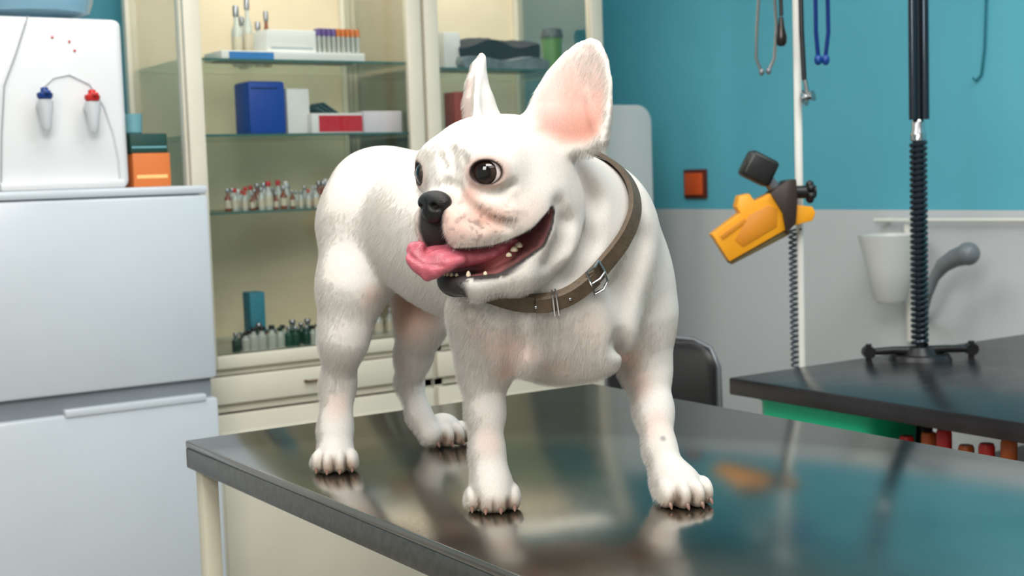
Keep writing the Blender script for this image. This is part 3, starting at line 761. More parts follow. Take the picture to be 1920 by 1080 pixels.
G().lathe((x0+0.02, by+0.05, zt2), [(0.018, 0), (0.022, 0.004), (0.024, zt3-zt2), (0.021, zt3-zt2), (0.019, 0.006)], n=20).obj('plastic_cup', m_teal, label='small translucent teal cup on the green box', category='cup')

# ------------------------------------------------------------------ glass cabinets
m_cab = mat('cream_paint', (212, 206, 188), 0.45, var=0.04)
m_cabin = mat('cabinet_inside', (228, 212, 182), 0.6, var=0.06)
m_pane = pane_mat('glass_pane'); m_side = pane_mat('side_glass', (250, 250, 246), 0.35); m_shelf = pane_mat('glass_shelf', (235, 244, 240), 0.4)
m_sedge = mat('shelf_edge', (70, 108, 100), 0.2)
cy0, cy1 = 3.2, 3.65
cx0 = onY(357, 340, cy0).x; cxm = onY(797, 150, cy0).x; cx2 = onY(1133, 60, cy0).x
zsh = [onY(550, y, cy0+0.04).z for y in (112, 250, 392)]; zb = onY(560, 648, cy0+0.04).z
zdr1 = onY(560, 690, cy0).z; zdr0 = onY(560, 742, cy0).z
CH = 2.15
def cabinet(x0, x1, label, shelves):
    r_ = root('glass_cabinet', ((x0+x1)/2, (cy0+cy1)/2, 0), label, 'cabinet')
    g = G(); pw = 0.03
    for xx in (x0, x1-pw):
        g.box((xx, cy0+0.02, 0), (xx+pw, cy0+0.02+pw, CH), bev=0.002).box((xx, cy1-pw, 0), (xx+pw, cy1, CH), bev=0.002)
    g.box((x0, cy0+0.02, CH-0.04), (x1, cy1, CH), bev=0.002).box((x0, cy0+0.02, 0.04), (x1, cy1, 0.08))
    g.box((x0, cy0+0.025, zb-0.03), (x1, cy1, zb-0.004)).box((x0, cy0+0.02, zdr0-0.022), (x1, cy0+0.05, zdr0-0.004)).box((x0, cy0+0.02, zdr1), (x1, cy0+0.05, zb-0.004))
    g.box((x0+0.002, cy0+0.04, 0.06), (x0+0.012, cy1-0.01, zb-0.01)).box((x1-0.012, cy0+0.04, 0.06), (x1-0.002, cy1-0.01, zb-0.01))
    g.obj('body', m_cab, r_)
    G().box((x0+0.01, cy1-0.012, 0.08), (x1-0.01, cy1-0.002, CH-0.02)).obj('back_panel', m_cabin, r_)
    for i in (0, 1):
        xx = x0+0.012 if i == 0 else x1-0.018
        G().box((xx, cy0+0.05, zb), (xx+0.004, cy1-0.03, CH-0.04)).obj('side_pane', m_side, r_, label='clear glass side panel')
    for zz in shelves:
        G().box((x0+0.02, cy0+0.04, zz-0.006), (x1-0.02, cy1-0.015, zz)).box((x0+0.02, cy0+0.0385, zz-0.006), (x1-0.02, cy0+0.0405, zz), 1).obj('shelf', [m_shelf, m_sedge], r_, label='clear glass shelf')
    dx0, dx1 = x0+0.004, x1-0.004; dz0, dz1 = zb-0.035, CH-0.01; w = 0.042
    g = G().box((dx0, cy0, dz0), (dx0+w, cy0+0.018, dz1), bev=0.003).box((dx1-w, cy0, dz0), (dx1, cy0+0.018, dz1), bev=0.003)
    g.box((dx0+w, cy0, dz0), (dx1-w, cy0+0.018, dz0+w*0.8), bev=0.003).box((dx0+w, cy0, dz1-w), (dx1-w, cy0+0.018, dz1), bev=0.003)
    dr = g.obj('door', m_cab, r_)
    G().box((dx0+w-0.004, cy0+0.007, dz0+0.03), (dx1-w+0.004, cy0+0.011, dz1-w+0.004)).obj('pane', m_pane, dr, label='clear glass pane')
    G().tube([(dx1-w/2, cy0, 1.36), (dx1-w/2, cy0-0.02, 1.355), (dx1-w/2, cy0-0.02, 1.285), (dx1-w/2, cy0, 1.28)], 0.003, 8).obj('handle', m_chrome, dr)
    dw = G().box((x0+0.006, cy0, zdr0), (x1-0.006, cy0+0.02, zdr1-0.002), bev=0.004).obj('drawer', m_cab, r_)
    hx = onY(592, 710, cy0).x+(x0-cx0); hz = (zdr0+zdr1)/2
    G().tube([(hx-0.03, cy0, hz), (hx-0.028, cy0-0.014, hz), (hx+0.028, cy0-0.014, hz), (hx+0.03, cy0, hz)], 0.004, 8).obj('handle', mat('aged_brass', (110, 90, 60), 0.4, 0.8), dw)
    a, b = x0+0.006, x1-0.006
    G().box((a, cy0, 0.1), (b, cy0+0.02, zdr0-0.026), bev=0.004).box((a+0.04, cy0-0.003, 0.14), (b-0.04, cy0+0.01, zdr0-0.07), bev=0.003).obj('lower_door', m_cab, r_)
    l = bpy.data.lights.new('cabinet_fill_light', 'AREA'); l.shape = 'RECTANGLE'; l.size = x1-x0-0.12; l.size_y = 0.05; l.energy = 2.4; l.color = (1, 0.96, 0.90)  # added fill under the cabinet top to brighten the shelves, no real fitting
    lo = bpy.data.objects.new('cabinet_fill_light', l); S.collection.objects.link(lo); lo.location = ((x0+x1)/2, cy0+0.09, CH-0.05); lo.rotation_euler = (math.radians(22), 0, 0)
    return r_
cabinet(cx0, cxm-0.002, 'tall cream cabinet with glass door full of vials and boxes', zsh)
zs2 = onY(930, 128, cy0+0.04).z
cabinet(cxm+0.002, cx2, 'tall cream glass cabinet holding black bags, next to blue wall', [zs2, zsh[1]-0.01, zsh[2]])

# ------ shelf contents
zA, zBs, zCs = zsh
def item_box(name, px0, px1, pyt, Y, dep, zbase, m, label, bev=0.002, extra=None, cat='box', group=None):
    x0 = onY(px0, pyt, Y).x; x1 = onY(px1, pyt, Y).x; zt = onY((px0+px1)/2, pyt, Y).z
    g = G().box((x0, Y, zbase), (x1, Y+dep, zt), bev=bev)
    mats = [m]
    if extra: mats.append(extra(g, x0, x1, zbase, zt, Y))
    return g.obj(name, mats, label=label, category=cat, group=group)
m_wcard = mat('white_card', (230, 230, 226), 0.6, var=0.03)
m_bcard = mat('blue_card', (20, 66, 160), 0.5); m_rcard = mat('red_card', (200, 30, 50), 0.5); m_lblue = mat('light_blue_card', (60, 130, 200), 0.5)
def stripe(g, x0, x1, z0, z1, Y):
    g.box((x0+0.02, Y-0.0006, z0+0.003), (x0+(x1-x0)*0.35, Y+0.002, z1-0.003), 1); return m_lblue
item_box('tray', 415, 684, 97, 3.27, 0.12, zA, m_wcard, 'long flat white and blue tray on the glass shelf', extra=stripe, cat='tray')
zt_ = onY(550, 97, 3.27).z
item_box('cardboard_box', 500, 592, 56, 3.29, 0.09, zt_, m_wcard, 'white medicine box on the tray', extra=lambda g, x0, x1, z0, z1, Y: (g.box((x0+0.01, Y-0.0006, z0+0.008), (x1-0.01, Y+0.002, z0+0.014), 1), mat('grey_print', (170, 180, 185), 0.6))[1])
m_glass = mat('clear_vial', (186, 190, 182), 0.08, var=0.05, spec=0.7)
m_amber = mat('amber_vial', (130, 66, 30), 0.1, var=0.15, spec=0.6)
m_purple = mat('purple_cap', (110, 84, 150), 0.4); m_orcap = mat('orange_cap', (216, 120, 50), 0.4); m_silver = mat('foil_cap', (170, 170, 175), 0.3, 0.9)
m_dglass = mat('dark_green_glass', (40, 70, 62), 0.1, spec=0.7, var=0.2); m_lab = mat('paper_label', (205, 196, 172), 0.7)
def tubeobj(name, loc, r, hh, mb, mc, label, group, neck=False, lab=True):
    g = G(); mt = [mb, mc, m_lab]
    if neck:
        g.lathe(loc, [(r*0.9, 0), (r, 0.002), (r, hh*0.58), (r*0.45, hh*0.72), (r*0.42, hh*0.84)], 14, 0)
        g.lathe(Vector(loc)+Z*hh*0.82, [(r*0.55, 0), (r*0.6, hh*0.03), (r*0.6, hh*0.15), (r*0.5, hh*0.18)], 14, 1)
        if lab: g.lathe(Vector(loc)+Z*hh*0.14, [(r*1.02, 0), (r*1.02, hh*0.34)], 14, 2)
    else:
        g.lathe(loc, [(r*0.6, 0), (r, 0.004), (r, hh*0.72)], 12, 0)
        g.lathe(Vector(loc)+Z*hh*0.7, [(r*1.15, 0), (r*1.2, 0.003), (r*1.15, hh*0.3)], 12, 1)
    return g.obj(name, mt, origin=loc, label=label, category='vial' if 'vial' in name else 'bottle', group=group)
for row in range(2):
    for i in range(9):
        px = 597+i*9; X = onY(px, 80, 3.30).x; mc = m_purple if i < 4 else m_orcap
        lb = 'sample tube with purple cap' if i < 4 else 'sample tube with orange cap'
        hh = onY(630, 55, 3.30).z-zt_
        if row == 0 and i == 0: tA = tubeobj('sample_vial', (X, 3.295, zt_), 0.0055, hh, m_glass, m_purple, lb, 'sample tubes on the top shelf')
        elif row == 0 and i == 4: tB = tubeobj('sample_vial', (X, 3.295, zt_), 0.0055, hh, m_glass, m_orcap, lb, 'sample tubes on the top shelf')
        else: clone(tA if i < 4 else tB, (X, 3.295+row*0.018, zt_))
zt_b = zA
for i, (px, top, r, mb) in enumerate(((426, 10, 0.014, m_glass), (447, -5, 0.012, m_glass), (466, 40, 0.013, m_glass), (482, 20, 0.011, m_amber), (436, 30, 0.012, m_glass))):
    Y = 3.46 if i < 4 else 3.52
    X = onY(px+18, 70, Y).x; hh = onY(px, top, Y).z-zt_b
    tubeobj('glass_bottle', (X, Y, zt_b), r, hh, mb, m_silver, 'tall clear glass bottle on the top shelf', 'glass bottles on the top shelf', neck=True)
def blue_details(g, x0, x1, z0, z1, Y):
    g.box((x0+0.006, Y-0.001, z1-0.02), (x1-0.02, Y+0.004, z1-0.016), 1); return mat('dark_blue_card', (12, 42, 104), 0.5)
item_box('file_case', 465, 534, 152, 3.28, 0.1, zBs, m_bcard, 'upright blue plastic file case', bev=0.008, extra=blue_details, cat='case')
item_box('cardboard_box', 537, 579, 166, 3.30, 0.08, zBs, m_wcard, 'upright white medicine box')
item_box('cardboard_box', 584, 680, 212, 3.27, 0.07, zBs, m_wcard, 'white box with a red printed panel', extra=lambda g, x0, x1, z0, z1, Y: (g.box((x0+0.02, Y-0.0008, z0+0.004), (x1-0.002, Y+0.002, z1-0.006), 1), m_rcard)[1])
item_box('cardboard_box', 682, 753, 208, 3.27, 0.07, zBs, mat('pinkish_card', (222, 214, 220), 0.6), 'pale grey box lying beside the red and white box')
zt2_ = onY(630, 212, 3.27).z
for i in range(3):
    X = onY(590+i*4, 200, 3.29).x; rot = Matrix.Rotation(math.radians(26+3*i), 3, 'Y')
    G().box((X, 3.28, zt2_+0.014+i*0.007), (X+0.10, 3.36, zt2_+0.018+i*0.007), bev=0.001, rot=rot, pivot=(X, 3.3, zt2_+0.014)).obj('folder', [mat('green_grey_card', (62, 92, 92), 0.6)], label='grey-green folder leaning on the boxes', category='folder', group='folders on the middle shelf')
rnd = random.Random(7); V0 = {}
for row, Y in enumerate((3.29, 3.34, 3.40)):
    for i in range(15):
        px = 428+i*15+row*5+rnd.uniform(-3, 3); X = onY(px, 370, Y).x
        if X > cxm-0.06: continue
        kk = rnd.choice(('c', 'a', 'c', 's', 'r', 'a')); hh = rnd.uniform(0.042, 0.076)
        if kk not in V0:
            mb, mc = {'c': (m_glass, m_silver), 'a': (m_amber, m_silver), 's': (m_glass, m_wp), 'r': (m_glass, m_redp)}[kk]
            lb = {'c': 'clear glass vial with silver cap', 'a': 'amber glass vial with silver cap', 's': 'clear vial with white cap', 'r': 'clear vial with red cap'}[kk]
            V0[kk] = tubeobj('medicine_vial', (X, Y, zCs), 0.0085, 0.058, mb, mc, lb, 'medicine vials on the lower glass shelf', neck=True)
        else: clone(V0[kk], (X, Y, zCs), rotz=rnd.uniform(0, 6), scale=hh/0.058)
V1 = {}
for row, Y in enumerate((3.27, 3.32)):
    for i in range(11):
        px = 444+i*16+row*8+rnd.uniform(-3, 3); X = onY(px, 620, Y).x
        kk = rnd.choice(('d', 'g', 'd', 'a', 'd'))
        if kk not in V1:
            mb, mc = {'d': (m_dglass, m_silver), 'g': (m_glass, m_dark), 'a': (m_amber, m_silver)}[kk]
            lb = {'d': 'small dark green glass bottle with metal cap', 'g': 'small clear bottle with black cap', 'a': 'small amber bottle with metal cap'}[kk]
            V1[kk] = tubeobj('medicine_bottle', (X, Y, zb-0.004), 0.011, 0.05, mb, mc, lb, 'small bottles on the cabinet floor', neck=True, lab=False)
        else: clone(V1[kk], (X, Y, zb-0.004), rotz=rnd.uniform(0, 6), scale=rnd.uniform(0.85, 1.3))
item_box('cardboard_box', 468, 496, 548, 3.36, 0.05, zb-0.004, mat('teal_card', (60, 140, 160), 0.5), 'upright teal carton behind the bottles')
for i, px in enumerate((712, 735)):
    X = onY(px, 600, 3.32).x
    tubeobj('medicine_bottle', (X, 3.33, zb-0.004), 0.014, 0.07, m_glass, m_silver, 'clear bottle with metal cap', 'small bottles on the cabinet floor', neck=True)
item_box('cardboard_box', 832, 862, 60, 3.30, 0.1, zs2, m_wcard, 'upright white box in the second cabinet')
m_bag = mat('black_fabric', (30, 32, 36), 0.7, bump=0.6, bscale=40, var=0.3, vscale=25)
def bag(px0, px1, pyt, Y, zbase, m, label):
    x0 = onY(px0, pyt, Y).x; x1 = onY(px1, pyt, Y).x; zt = onY((px0+px1)/2, pyt, Y).z
    bm = bmesh.new(); bmesh.ops.create_cube(bm, size=1); bmesh.ops.subdivide_edges(bm, edges=bm.edges[:], cuts=10, use_grid_fill=True)
    rr = random.Random(px0)
    for v in bm.verts:
        c = v.co; rnk = 1-0.12*(abs(c.x*2)**4+abs(c.y*2)**4); c.z = (c.z+0.5)*(0.82+0.18*math.sin(c.x*9+c.y*5+px0))*rnk+rr.uniform(-0.01, 0.01) if c.z > -0.49 else 0
        c.x *= 1-0.06*abs(c.z*2-1)**2
    M = Matrix.Translation(((x0+x1)/2, Y+0.08, zbase)) @ Matrix.Diagonal((x1-x0, 0.16, zt-zbase, 1))
    G().bm(bm, 0, M).obj('bag', m, label=label, category='bag')
bag(866, 1012, 68, 3.28, zs2+0.022, m_bag, 'folded black fabric bag on the shelf')
bag(868, 1030, 102, 3.26, zs2, mat('clear_bag', (120, 128, 130), 0.25, bump=0.6, bscale=60, var=0.3, vscale=30), 'crumpled grey plastic bag under the black one')
Xc = onY(1042, 90, 3.34).x; hz = onY(1042, 52, 3.34).z-zs2
g = G().lathe((Xc, 3.36, zs2), [(0.022, 0), (0.026, 0.004), (0.032, hz*0.8), (0.029, hz*0.8), (0.024, 0.006)], 24, 0)
g.lathe((Xc, 3.36, zs2+hz*0.78), [(0.035, 0), (0.035, 0.008), (0.03, hz*0.2), (0.02, hz*0.22)], 24, 1)
g.obj('plastic_jar', [mat('green_jar', (96, 140, 84), 0.3), mat('smoke_lid', (70, 80, 80), 0.3)], label='green plastic jar with smoky lid', category='jar')
item_box('cardboard_box', 852, 872, 172, 3.3, 0.06, zsh[1]-0.01, mat('brick_card', (170, 70, 50), 0.6), 'small brick-red carton in the second cabinet')

# ------------------------------------------------------------------ dark side table
DZ = 0.88
m_black = mat('black_laminate', (38, 34, 35), 0.25, var=0.25, vscale=12, rvar=0.08, bump=0.02)
dc = onZ(1366, 708, DZ); dx0 = dc.x; dy1 = dc.y; dy0 = dy1-1.5
dth = 0.036
r_ = root('side_table', ((dx0+XR)/2, (dy0+dy1)/2, 0), 'black laminate worktable standing against the blue wall', 'table')
G().box((dx0, dy0, DZ-dth), (XR-0.004, dy1, DZ), bev=0.004).obj('tabletop', m_black, r_)
for lx in (dx0+0.30, XR-0.06):
    for ly in (dy0+0.05, dy1-0.25): G().box((lx-0.02, ly-0.02, 0), (lx+0.02, ly+0.02, DZ-dth), bev=0.003).obj('leg', m_dark, r_)
SZ = 0.60
G().box((dx0+0.02, dy0+0.04, SZ-0.02), (XR-0.05, dy1-0.005, SZ), bev=0.003).obj('lower_shelf', m_dark, r_)
m_gb = mat('green_plastic', (20, 196, 142), 0.35, var=0.05)
gxp = dx0+0.03
ga = onX(1414, 770, gxp); gb = onX(1625, 800, gxp)
gy1, gy0 = min(ga.y, dy1-0.012), gb.y; gz = onX(1540, 764, gxp).z
hx, hy = 0.085, (gy1-gy0)/2
g = G(); gc = Vector((gxp+hx, (gy0+gy1)/2, SZ))
def rr(hx, hy, z, r=0.03, n=6):
    o = []
    for cx_, cy_, a0 in ((hx-r, hy-r, 0), (-hx+r, hy-r, 90), (-hx+r, -hy+r, 180), (hx-r, -hy+r, 270)):
        for i in range(n+1):
            a = math.radians(a0+90*i/n); o.append(gc+Vector((cx_+r*math.cos(a), cy_+r*math.sin(a), z)))
    return o
hg = min(gz, DZ-dth-0.004)-SZ
g.rings([rr(hx*0.86, hy*0.90, 0), rr(hx*0.88, hy*0.92, 0.006), rr(hx*0.97, hy*0.98, hg-0.006), rr(hx*1.03, hy*1.01, hg-0.004), rr(hx*1.03, hy*1.01, hg), rr(hx*0.93, hy*0.93, hg), rr(hx*0.82, hy*0.82, 0.012)], 0)
g.obj('basin', m_gb, label='bright green plastic basin on the shelf under the black table', category='basin')
m_ob = mat('orange_bottle', (190, 90, 30), 0.3)
for i, (px, mm, nm) in enumerate(((1700, m_ob, 'orange'), (1735, m_amber, 'amber'), (1770, mat('white_bottle', (220, 215, 205), 0.4), 'white'), (1805, m_wp, 'white'), (1850, m_amber, 'amber'), (1885, m_ob, 'orange'))):
    p = onX(px, 830, dx0+0.09)
    tubeobj('bottle', (dx0+0.09+0.01*(i % 2), p.y, SZ), 0.024, 0.20+0.012*(i % 3), mm, m_ob if i % 2 else m_redp, nm+' plastic bottle under the black table', 'bottles under the table', neck=True, lab=False)

# ------------------------------------------------------------------ black chair
r0 = onD(1246, 700, 3.36)
cb = Vector((r0.x, r0.y, 0)); cdir = (CAM-r0); cdir.z = 0; cdir.normalize(); cdir = (cdir+Vector((-0.5, 0.1, 0))).normalized(); cside = Vector((-cdir.y, cdir.x, 0))
r_ = root('chair', cb, 'black plastic chair with rounded backrest and grey tube frame', 'chair')
topz = onD(1262, 637, 3.36).z
def rrect(w, hgt, r, n=6):
    o = []
    for cx_, cy_, a0 in ((w-r, hgt-r, 0), (-w+r, hgt-r, 90), (-w+r, -hgt+r, 180), (w-r, -hgt+r, 270)):
        for i in range(n+1):
            a = math.radians(a0+90*i/n); o.append((cx_+r*math.cos(a), cy_+r*math.sin(a)))
    return o
bk = G(); outl = rrect(0.14, 0.15, 0.07); R = []
for off, s_ in ((-0.012, 0.93), (-0.006, 1), (0.006, 1), (0.012, 0.93)):
    R.append([cb+cside*(x*s_)+Z*(topz-0.15+y*s_)+cdir*(off+0.9*(x*x)) for x, y in outl])
bk.rings(R).obj('backrest', m_dark, r_)
m_grey = mat('grey_tube', (120, 122, 126), 0.35, 0.6)
G().tube([cb+cside*x+Z*z_+cdir*(0.9*x*x+o) for x, z_, o in ((-0.145, 0.46, 0.05), (-0.150, topz-0.2, 0), (-0.147, topz-0.06, 0), (-0.125, topz-0.015, 0), (-0.08, topz+0.004, 0), (0.0, topz+0.008, 0), (0.08, topz+0.004, 0), (0.125, topz-0.015, 0), (0.147, topz-0.06, 0), (0.150, topz-0.2, 0), (0.145, 0.46, 0.05))], 0.006, 10).obj('back_frame', m_grey, r_)
G().prism(rrect(0.17, 0.16, 0.06), cb+cdir*0.17+Z*0.46, cside, cdir, Z, 0.03, bev=0.008).obj('seat', m_dark, r_)
for sx in (-1, 1):
    for sy in (0.03, 0.30):
        G().tube([cb+cside*sx*0.14+cdir*sy+Z*0.45, cb+cside*sx*0.16+cdir*(sy+(0.02 if sy > 0.1 else -0.02))], 0.01, 10).obj('leg', m_grey, r_)

# ------------------------------------------------------------------ grey-white upright board
bx1 = onY(1230, 300, 3.33).x; bzt = onY(1180, 196, 3.33).z; bx0_ = cx2+0.004
g = G(); w_ = (bx1-bx0_)/2; hh_ = (bzt-0.02)/2
g.prism(rrect(w_, hh_, 0.055), (bx1-w_, 3.36, 0.02+hh_), (1, 0, 0), (0, 0, 1), (0, 1, 0), 0.03, bev=0.006)
g.box((bx1-2*w_+0.02, 3.30, 0), (bx1-0.02, 3.46, 0.022), bev=0.004)
g.obj('scale_board', mat('offwhite_board', (206, 206, 204), 0.45, var=0.03), label='upright off-white board with rounded corners beside the cabinet', category='board')

# ------------------------------------------------------------------ wall socket
m_or2 = mat('orange_socket', (206, 84, 36), 0.4)
a = onX(1286, 318, XR); b = onX(1328, 372, XR)
g = G().box((XR-0.012, b.y, b.z), (XR, a.y, a.z), 0, bev=0.003).box((XR-0.02, b.y+0.012, b.z+0.012), (XR-0.008, a.y-0.012, a.z-0.012), 1, bev=0.003)
g.obj('wall_socket', [mat('dark_brown_plate', (90, 40, 28), 0.4), m_or2], label='orange power socket on the blue wall', category='socket')

# ------------------------------------------------------------------ drip stand
m_wm = mat('white_metal', (226, 224, 216), 0.35, var=0.02)
sp = onZ(1510, 685, DZ); sp = Vector((sp.x, max(sp.y, dy1+0.02), 0))
r_ = root('drip_stand', sp, 'white metal drip stand pole behind the black table', 'stand')
G().cyl(sp+Z*0.03, sp+Z*2.0, 0.0088).obj('pole', m_wm, r_)
G().lathe(sp, [(0.085, 0), (0.085, 0.008), (0.06, 0.016), (0.02, 0.03), (0.012, 0.06)], 28).obj('base', m_wm, r_)
AZ = 1.86
hk = [-0.075, -0.03, 0.03, 0.075]
g = G().tube([sp+Z*AZ-rt0*0.11, sp+Z*AZ+rt0*0.11], 0.005, 8)
for s_ in hk: g.tube([sp+Z*AZ+rt0*s_, sp+Z*AZ+rt0*s_-fw0*0.018, sp+Z*(AZ-0.004)+rt0*s_-fw0*0.028, sp+Z*(AZ+0.012)+rt0*s_-fw0*0.036], 0.003, 8)
g.obj('hook_bar', m_wm, r_)
dS = sp.dot(fw0)-0.027
def on(px, py, dd=0.0): return onD(px, py, dS-dd)
m_rub = mat('black_rubber', (24, 24, 28), 0.4); m_brub = mat('blue_rubber', (24, 62, 120), 0.4); m_blu = mat('navy_metal', (30, 60, 130), 0.25, 0.6)
m_steth = mat('stethoscope_metal', (170, 170, 170), 0.25, 1.0)
hkp = [sp+Z*AZ+rt0*s_-fw0*0.027 for s_ in hk]
r_ = root('stethoscope', hkp[0], 'stethoscope with silver earpieces hanging from the drip stand', 'stethoscope')
p0 = hkp[0]
G().tube([on(1438, -60), p0+rt0*-0.012+Z*-0.01, p0+Z*0.008, p0+rt0*0.012+Z*-0.01, on(1462, -60), on(1465, 30)], 0.0045, 10).obj('rubber_tube', m_rub, r_)
for pts in ([(1438, -60), (1424, -20), (1419, 60), (1418, 110), (1428, 135)], [(1438, -60), (1452, -10), (1456, 50), (1452, 110), (1441, 133)]):
    P3 = [on(x, y) for x, y in pts]
    er = G().tube(P3, 0.0036, 8).obj('ear_tube', m_steth, r_); G().ell(P3[-1], (0.006, 0.006, 0.008), n=12).obj('ear_tip', m_grey, er)
P = on(1465, 60); G().lathe(P-Z*0.03, [(0.006, 0), (0.011, 0.006), (0.012, 0.02), (0.007, 0.04), (0.0045, 0.062)], 14).obj('chest_piece', mat('dark_metal', (60, 55, 52), 0.3, 0.8), r_)
p0 = hkp[2]
r_ = root('stethoscope', p0, 'black stethoscope with silver chest piece hanging from the stand', 'stethoscope')
G().tube([on(1492, -70), p0+rt0*-0.012+Z*-0.012, p0+Z*0.008, p0+rt0*0.012-Z*0.012, on(1501, -30), on(1503, 60), on(1508, 150)], 0.0055, 10).obj('rubber_tube', m_rub, r_)
P = on(1515, 182)
ax_ = (rt0*0.75-fw0*0.6+Z*0.2).normalized()
G().lathe(P-ax_*0.012, [(0.012, 0), (0.017, 0.002), (0.018, 0.005), (0.010, 0.008), (0.006, 0.012), (0.007, 0.018), (0.011, 0.022), (0.012, 0.025), (0.009, 0.026)], 24, ax=ax_).cyl(on(1509, 146), P, 0.0045, 0.005).obj('chest_piece', m_steth, r_)
p0 = hkp[3]
r_ = root('stethoscope', p0, 'blue stethoscope with metal ear tubes hanging from the stand', 'stethoscope')
G().tube([p0+rt0*-0.012+Z*-0.03, p0+rt0*-0.01-Z*0.004, p0+Z*0.008, p0+rt0*0.012-Z*0.012, on(1538, -40)], 0.0045, 10).obj('rubber_tube', m_brub, r_)
for pts in ([(1538, -40), (1529, 0), (1530, 60), (1534, 105)], [(1538, -40), (1552, 0), (1553, 60), (1548, 105)]):
    P3 = [on(x, y) for x, y in pts]; er = G().tube(P3, 0.0048, 8).obj('ear_tube', m_blu, r_)
    G().ell(P3[-1]-Z*0.008, (0.009, 0.009, 0.012), n=12).obj('ear_tip', mat('blue_tip', (14, 60, 130), 0.3), er)
dC = sp.dot(fw0)
pc0 = onD(1488, 430, dC+0.0); pc1 = onD(1493, 690, dC)
pts = []; T_ = 26
for i in range(T_*8+1):
    t_ = i/(T_*8); a_ = 2*math.pi*i/8; c = pc0.lerp(pc1, t_); r = 0.0095
    pts.append(c+rt0*r*math.cos(a_)+fw0*(r*math.sin(a_)+0.004))
pts = [sp+Z*pc0.z+rt0*0.0-fw0*0.012]+pts+[Vector((pc1.x, pc1.y, 0.6)), Vector((pc1.x, pc1.y, 0.25))]
G().tube(pts, 0.0026, 6).obj('coiled_cable', mat('grey_rubber', (78, 84, 92), 0.45), label='dark grey coiled cable hanging along the drip stand', category='cable')

# yellow pump clamped on pole
dP = dS-0.02
cpx = onD(1430, 430, dP); kx = dP/FPX
def pl(pts, c=(1430, 430)): return [((x-c[0])*kx, (c[1]-y)*kx) for x, y in pts]
r_ = root('infusion_pump', onD(1500, 400, dP), 'yellow plastic device with black clamp and knobs on the white pole', 'device')
m_yel = mat('yellow_plastic', (232, 156, 24), 0.4, var=0.05); m_yel2 = mat('dark_yellow_plastic', (200, 126, 22), 0.45)
hs = G().prism(pl([(1332, 436), (1385, 398), (1378, 386), (1384, 366), (1402, 362), (1412, 377), (1440, 363), (1472, 378), (1474, 428), (1363, 487)]), cpx, rt0, Z, -fw0, 0.055, bev=0.0012).obj('housing', m_yel, r_)
G().prism(pl([(1346, 438), (1392, 406), (1396, 414), (1350, 446)]), cpx-fw0*0.028, rt0, Z, -fw0, 0.004, bev=0.0006).obj('grip_rib', m_yel2, hs)
G().prism(pl([(1400, 402), (1436, 384), (1452, 392), (1452, 424), (1388, 460), (1374, 446)]), cpx-fw0*0.028, rt0, Z, -fw0, 0.004, bev=0.0006).obj('front_panel', m_yel2, hs)
G().prism(pl([(1363, 487), (1474, 428), (1478, 440), (1368, 493)]), cpx+fw0*0.004, rt0, Z, -fw0, 0.05, bev=0.001).obj('base_plate', mat('olive_plastic', (96, 82, 50), 0.5), r_)
G().prism(pl([(1440, 362), (1470, 340), (1488, 338), (1490, 375), (1486, 420), (1468, 438), (1462, 400)]), cpx-fw0*0.004, rt0, Z, -fw0, 0.064, bev=0.001).obj('clamp', mat('dark_brown_plastic', (46, 34, 28), 0.4), r_)
G().prism(pl([(1486, 385), (1520, 390), (1526, 402), (1520, 416), (1486, 424)]), cpx, rt0, Z, -fw0, 0.04, bev=0.001).obj('side_block', m_yel, r_)
g = G()
kc = onD(1508, 360, dP-0.01)
g.cyl(kc-rt0*0.022, kc+rt0*0.024, 0.014, n=12)
for j in range(6):
    a_ = j*math.pi/3; g.ell(kc+rt0*0.012+(Z*math.cos(a_)+fw0*math.sin(a_))*0.016, (0.009, 0.009, 0.009), n=10)
g.obj('clamp_knob', m_dark, r_)
kc = onD(1422, 316, dP)
rotk = Matrix.Rotation(math.radians(28), 3, fw0) @ Matrix((tuple(rt0), tuple(fw0), (0, 0, 1))).transposed()
G().box(kc-Vector((0.034, 0.03, 0.030)), kc+Vector((0.034, 0.03, 0.030)), bev=0.01, seg=3, rot=rotk).obj('knob', m_dark, r_, label='faceted black knob')
G().tube([onD(1436, 332, dP), onD(1450, 350, dP), onD(1462, 362, dP)], [0.012, 0.014, 0.010], 12).obj('joint', m_grey, r_)

# ------------------------------------------------------------------ clamp stand with coil
mp_ = onZ(1725, 672, DZ); m_dm = mat('dark_chrome', (64, 72, 80), 0.15, 0.9)
r_ = root('grooming_arm', mp_, 'dark metal upright arm with black coil and base', 'stand')
G().cyl(mp_, mp_+Z*0.010, 0.070, 0.064, n=28).cyl(mp_+Z*0.008, mp_+Z*0.026, 0.04, 0.026, n=28).obj('base', m_dark, r_)
for s_ in (-1, 1):
    e_ = mp_+rt0*0.115*s_+Z*0.018
    g = G().tube([mp_+Z*0.016, mp_+rt0*0.06*s_+Z*0.020, e_], [0.012, 0.009, 0.008], 10)
    g.cyl(e_+fw0*0.012, e_-fw0*0.012, 0.014, n=12); g.cyl(e_-Z*0.018, e_+Z*0.018, 0.007, n=10)
    g.obj('clamp_arm', m_dark, r_)
zc = onD(1722, 250, mp_.dot(fw0)).z
G().cyl(mp_+Z*0.02, Vector((mp_.x, mp_.y, 2.0)), 0.009).obj('rod', m_dm, r_)
pts = []
T_ = 36
for i in range(T_*10+1):
    t_ = i/(T_*10); a_ = 2*math.pi*i/10; zz = mp_.z+0.03+t_*(zc-0.02-mp_.z-0.03)
    pts.append(Vector((mp_.x, mp_.y, zz))+(rt0*math.cos(a_)+fw0*math.sin(a_))*0.0155)
G().tube(pts, 0.0052, 7).obj('coil', mat('black_coil', (44, 54, 62), 0.2, 0.5), r_)
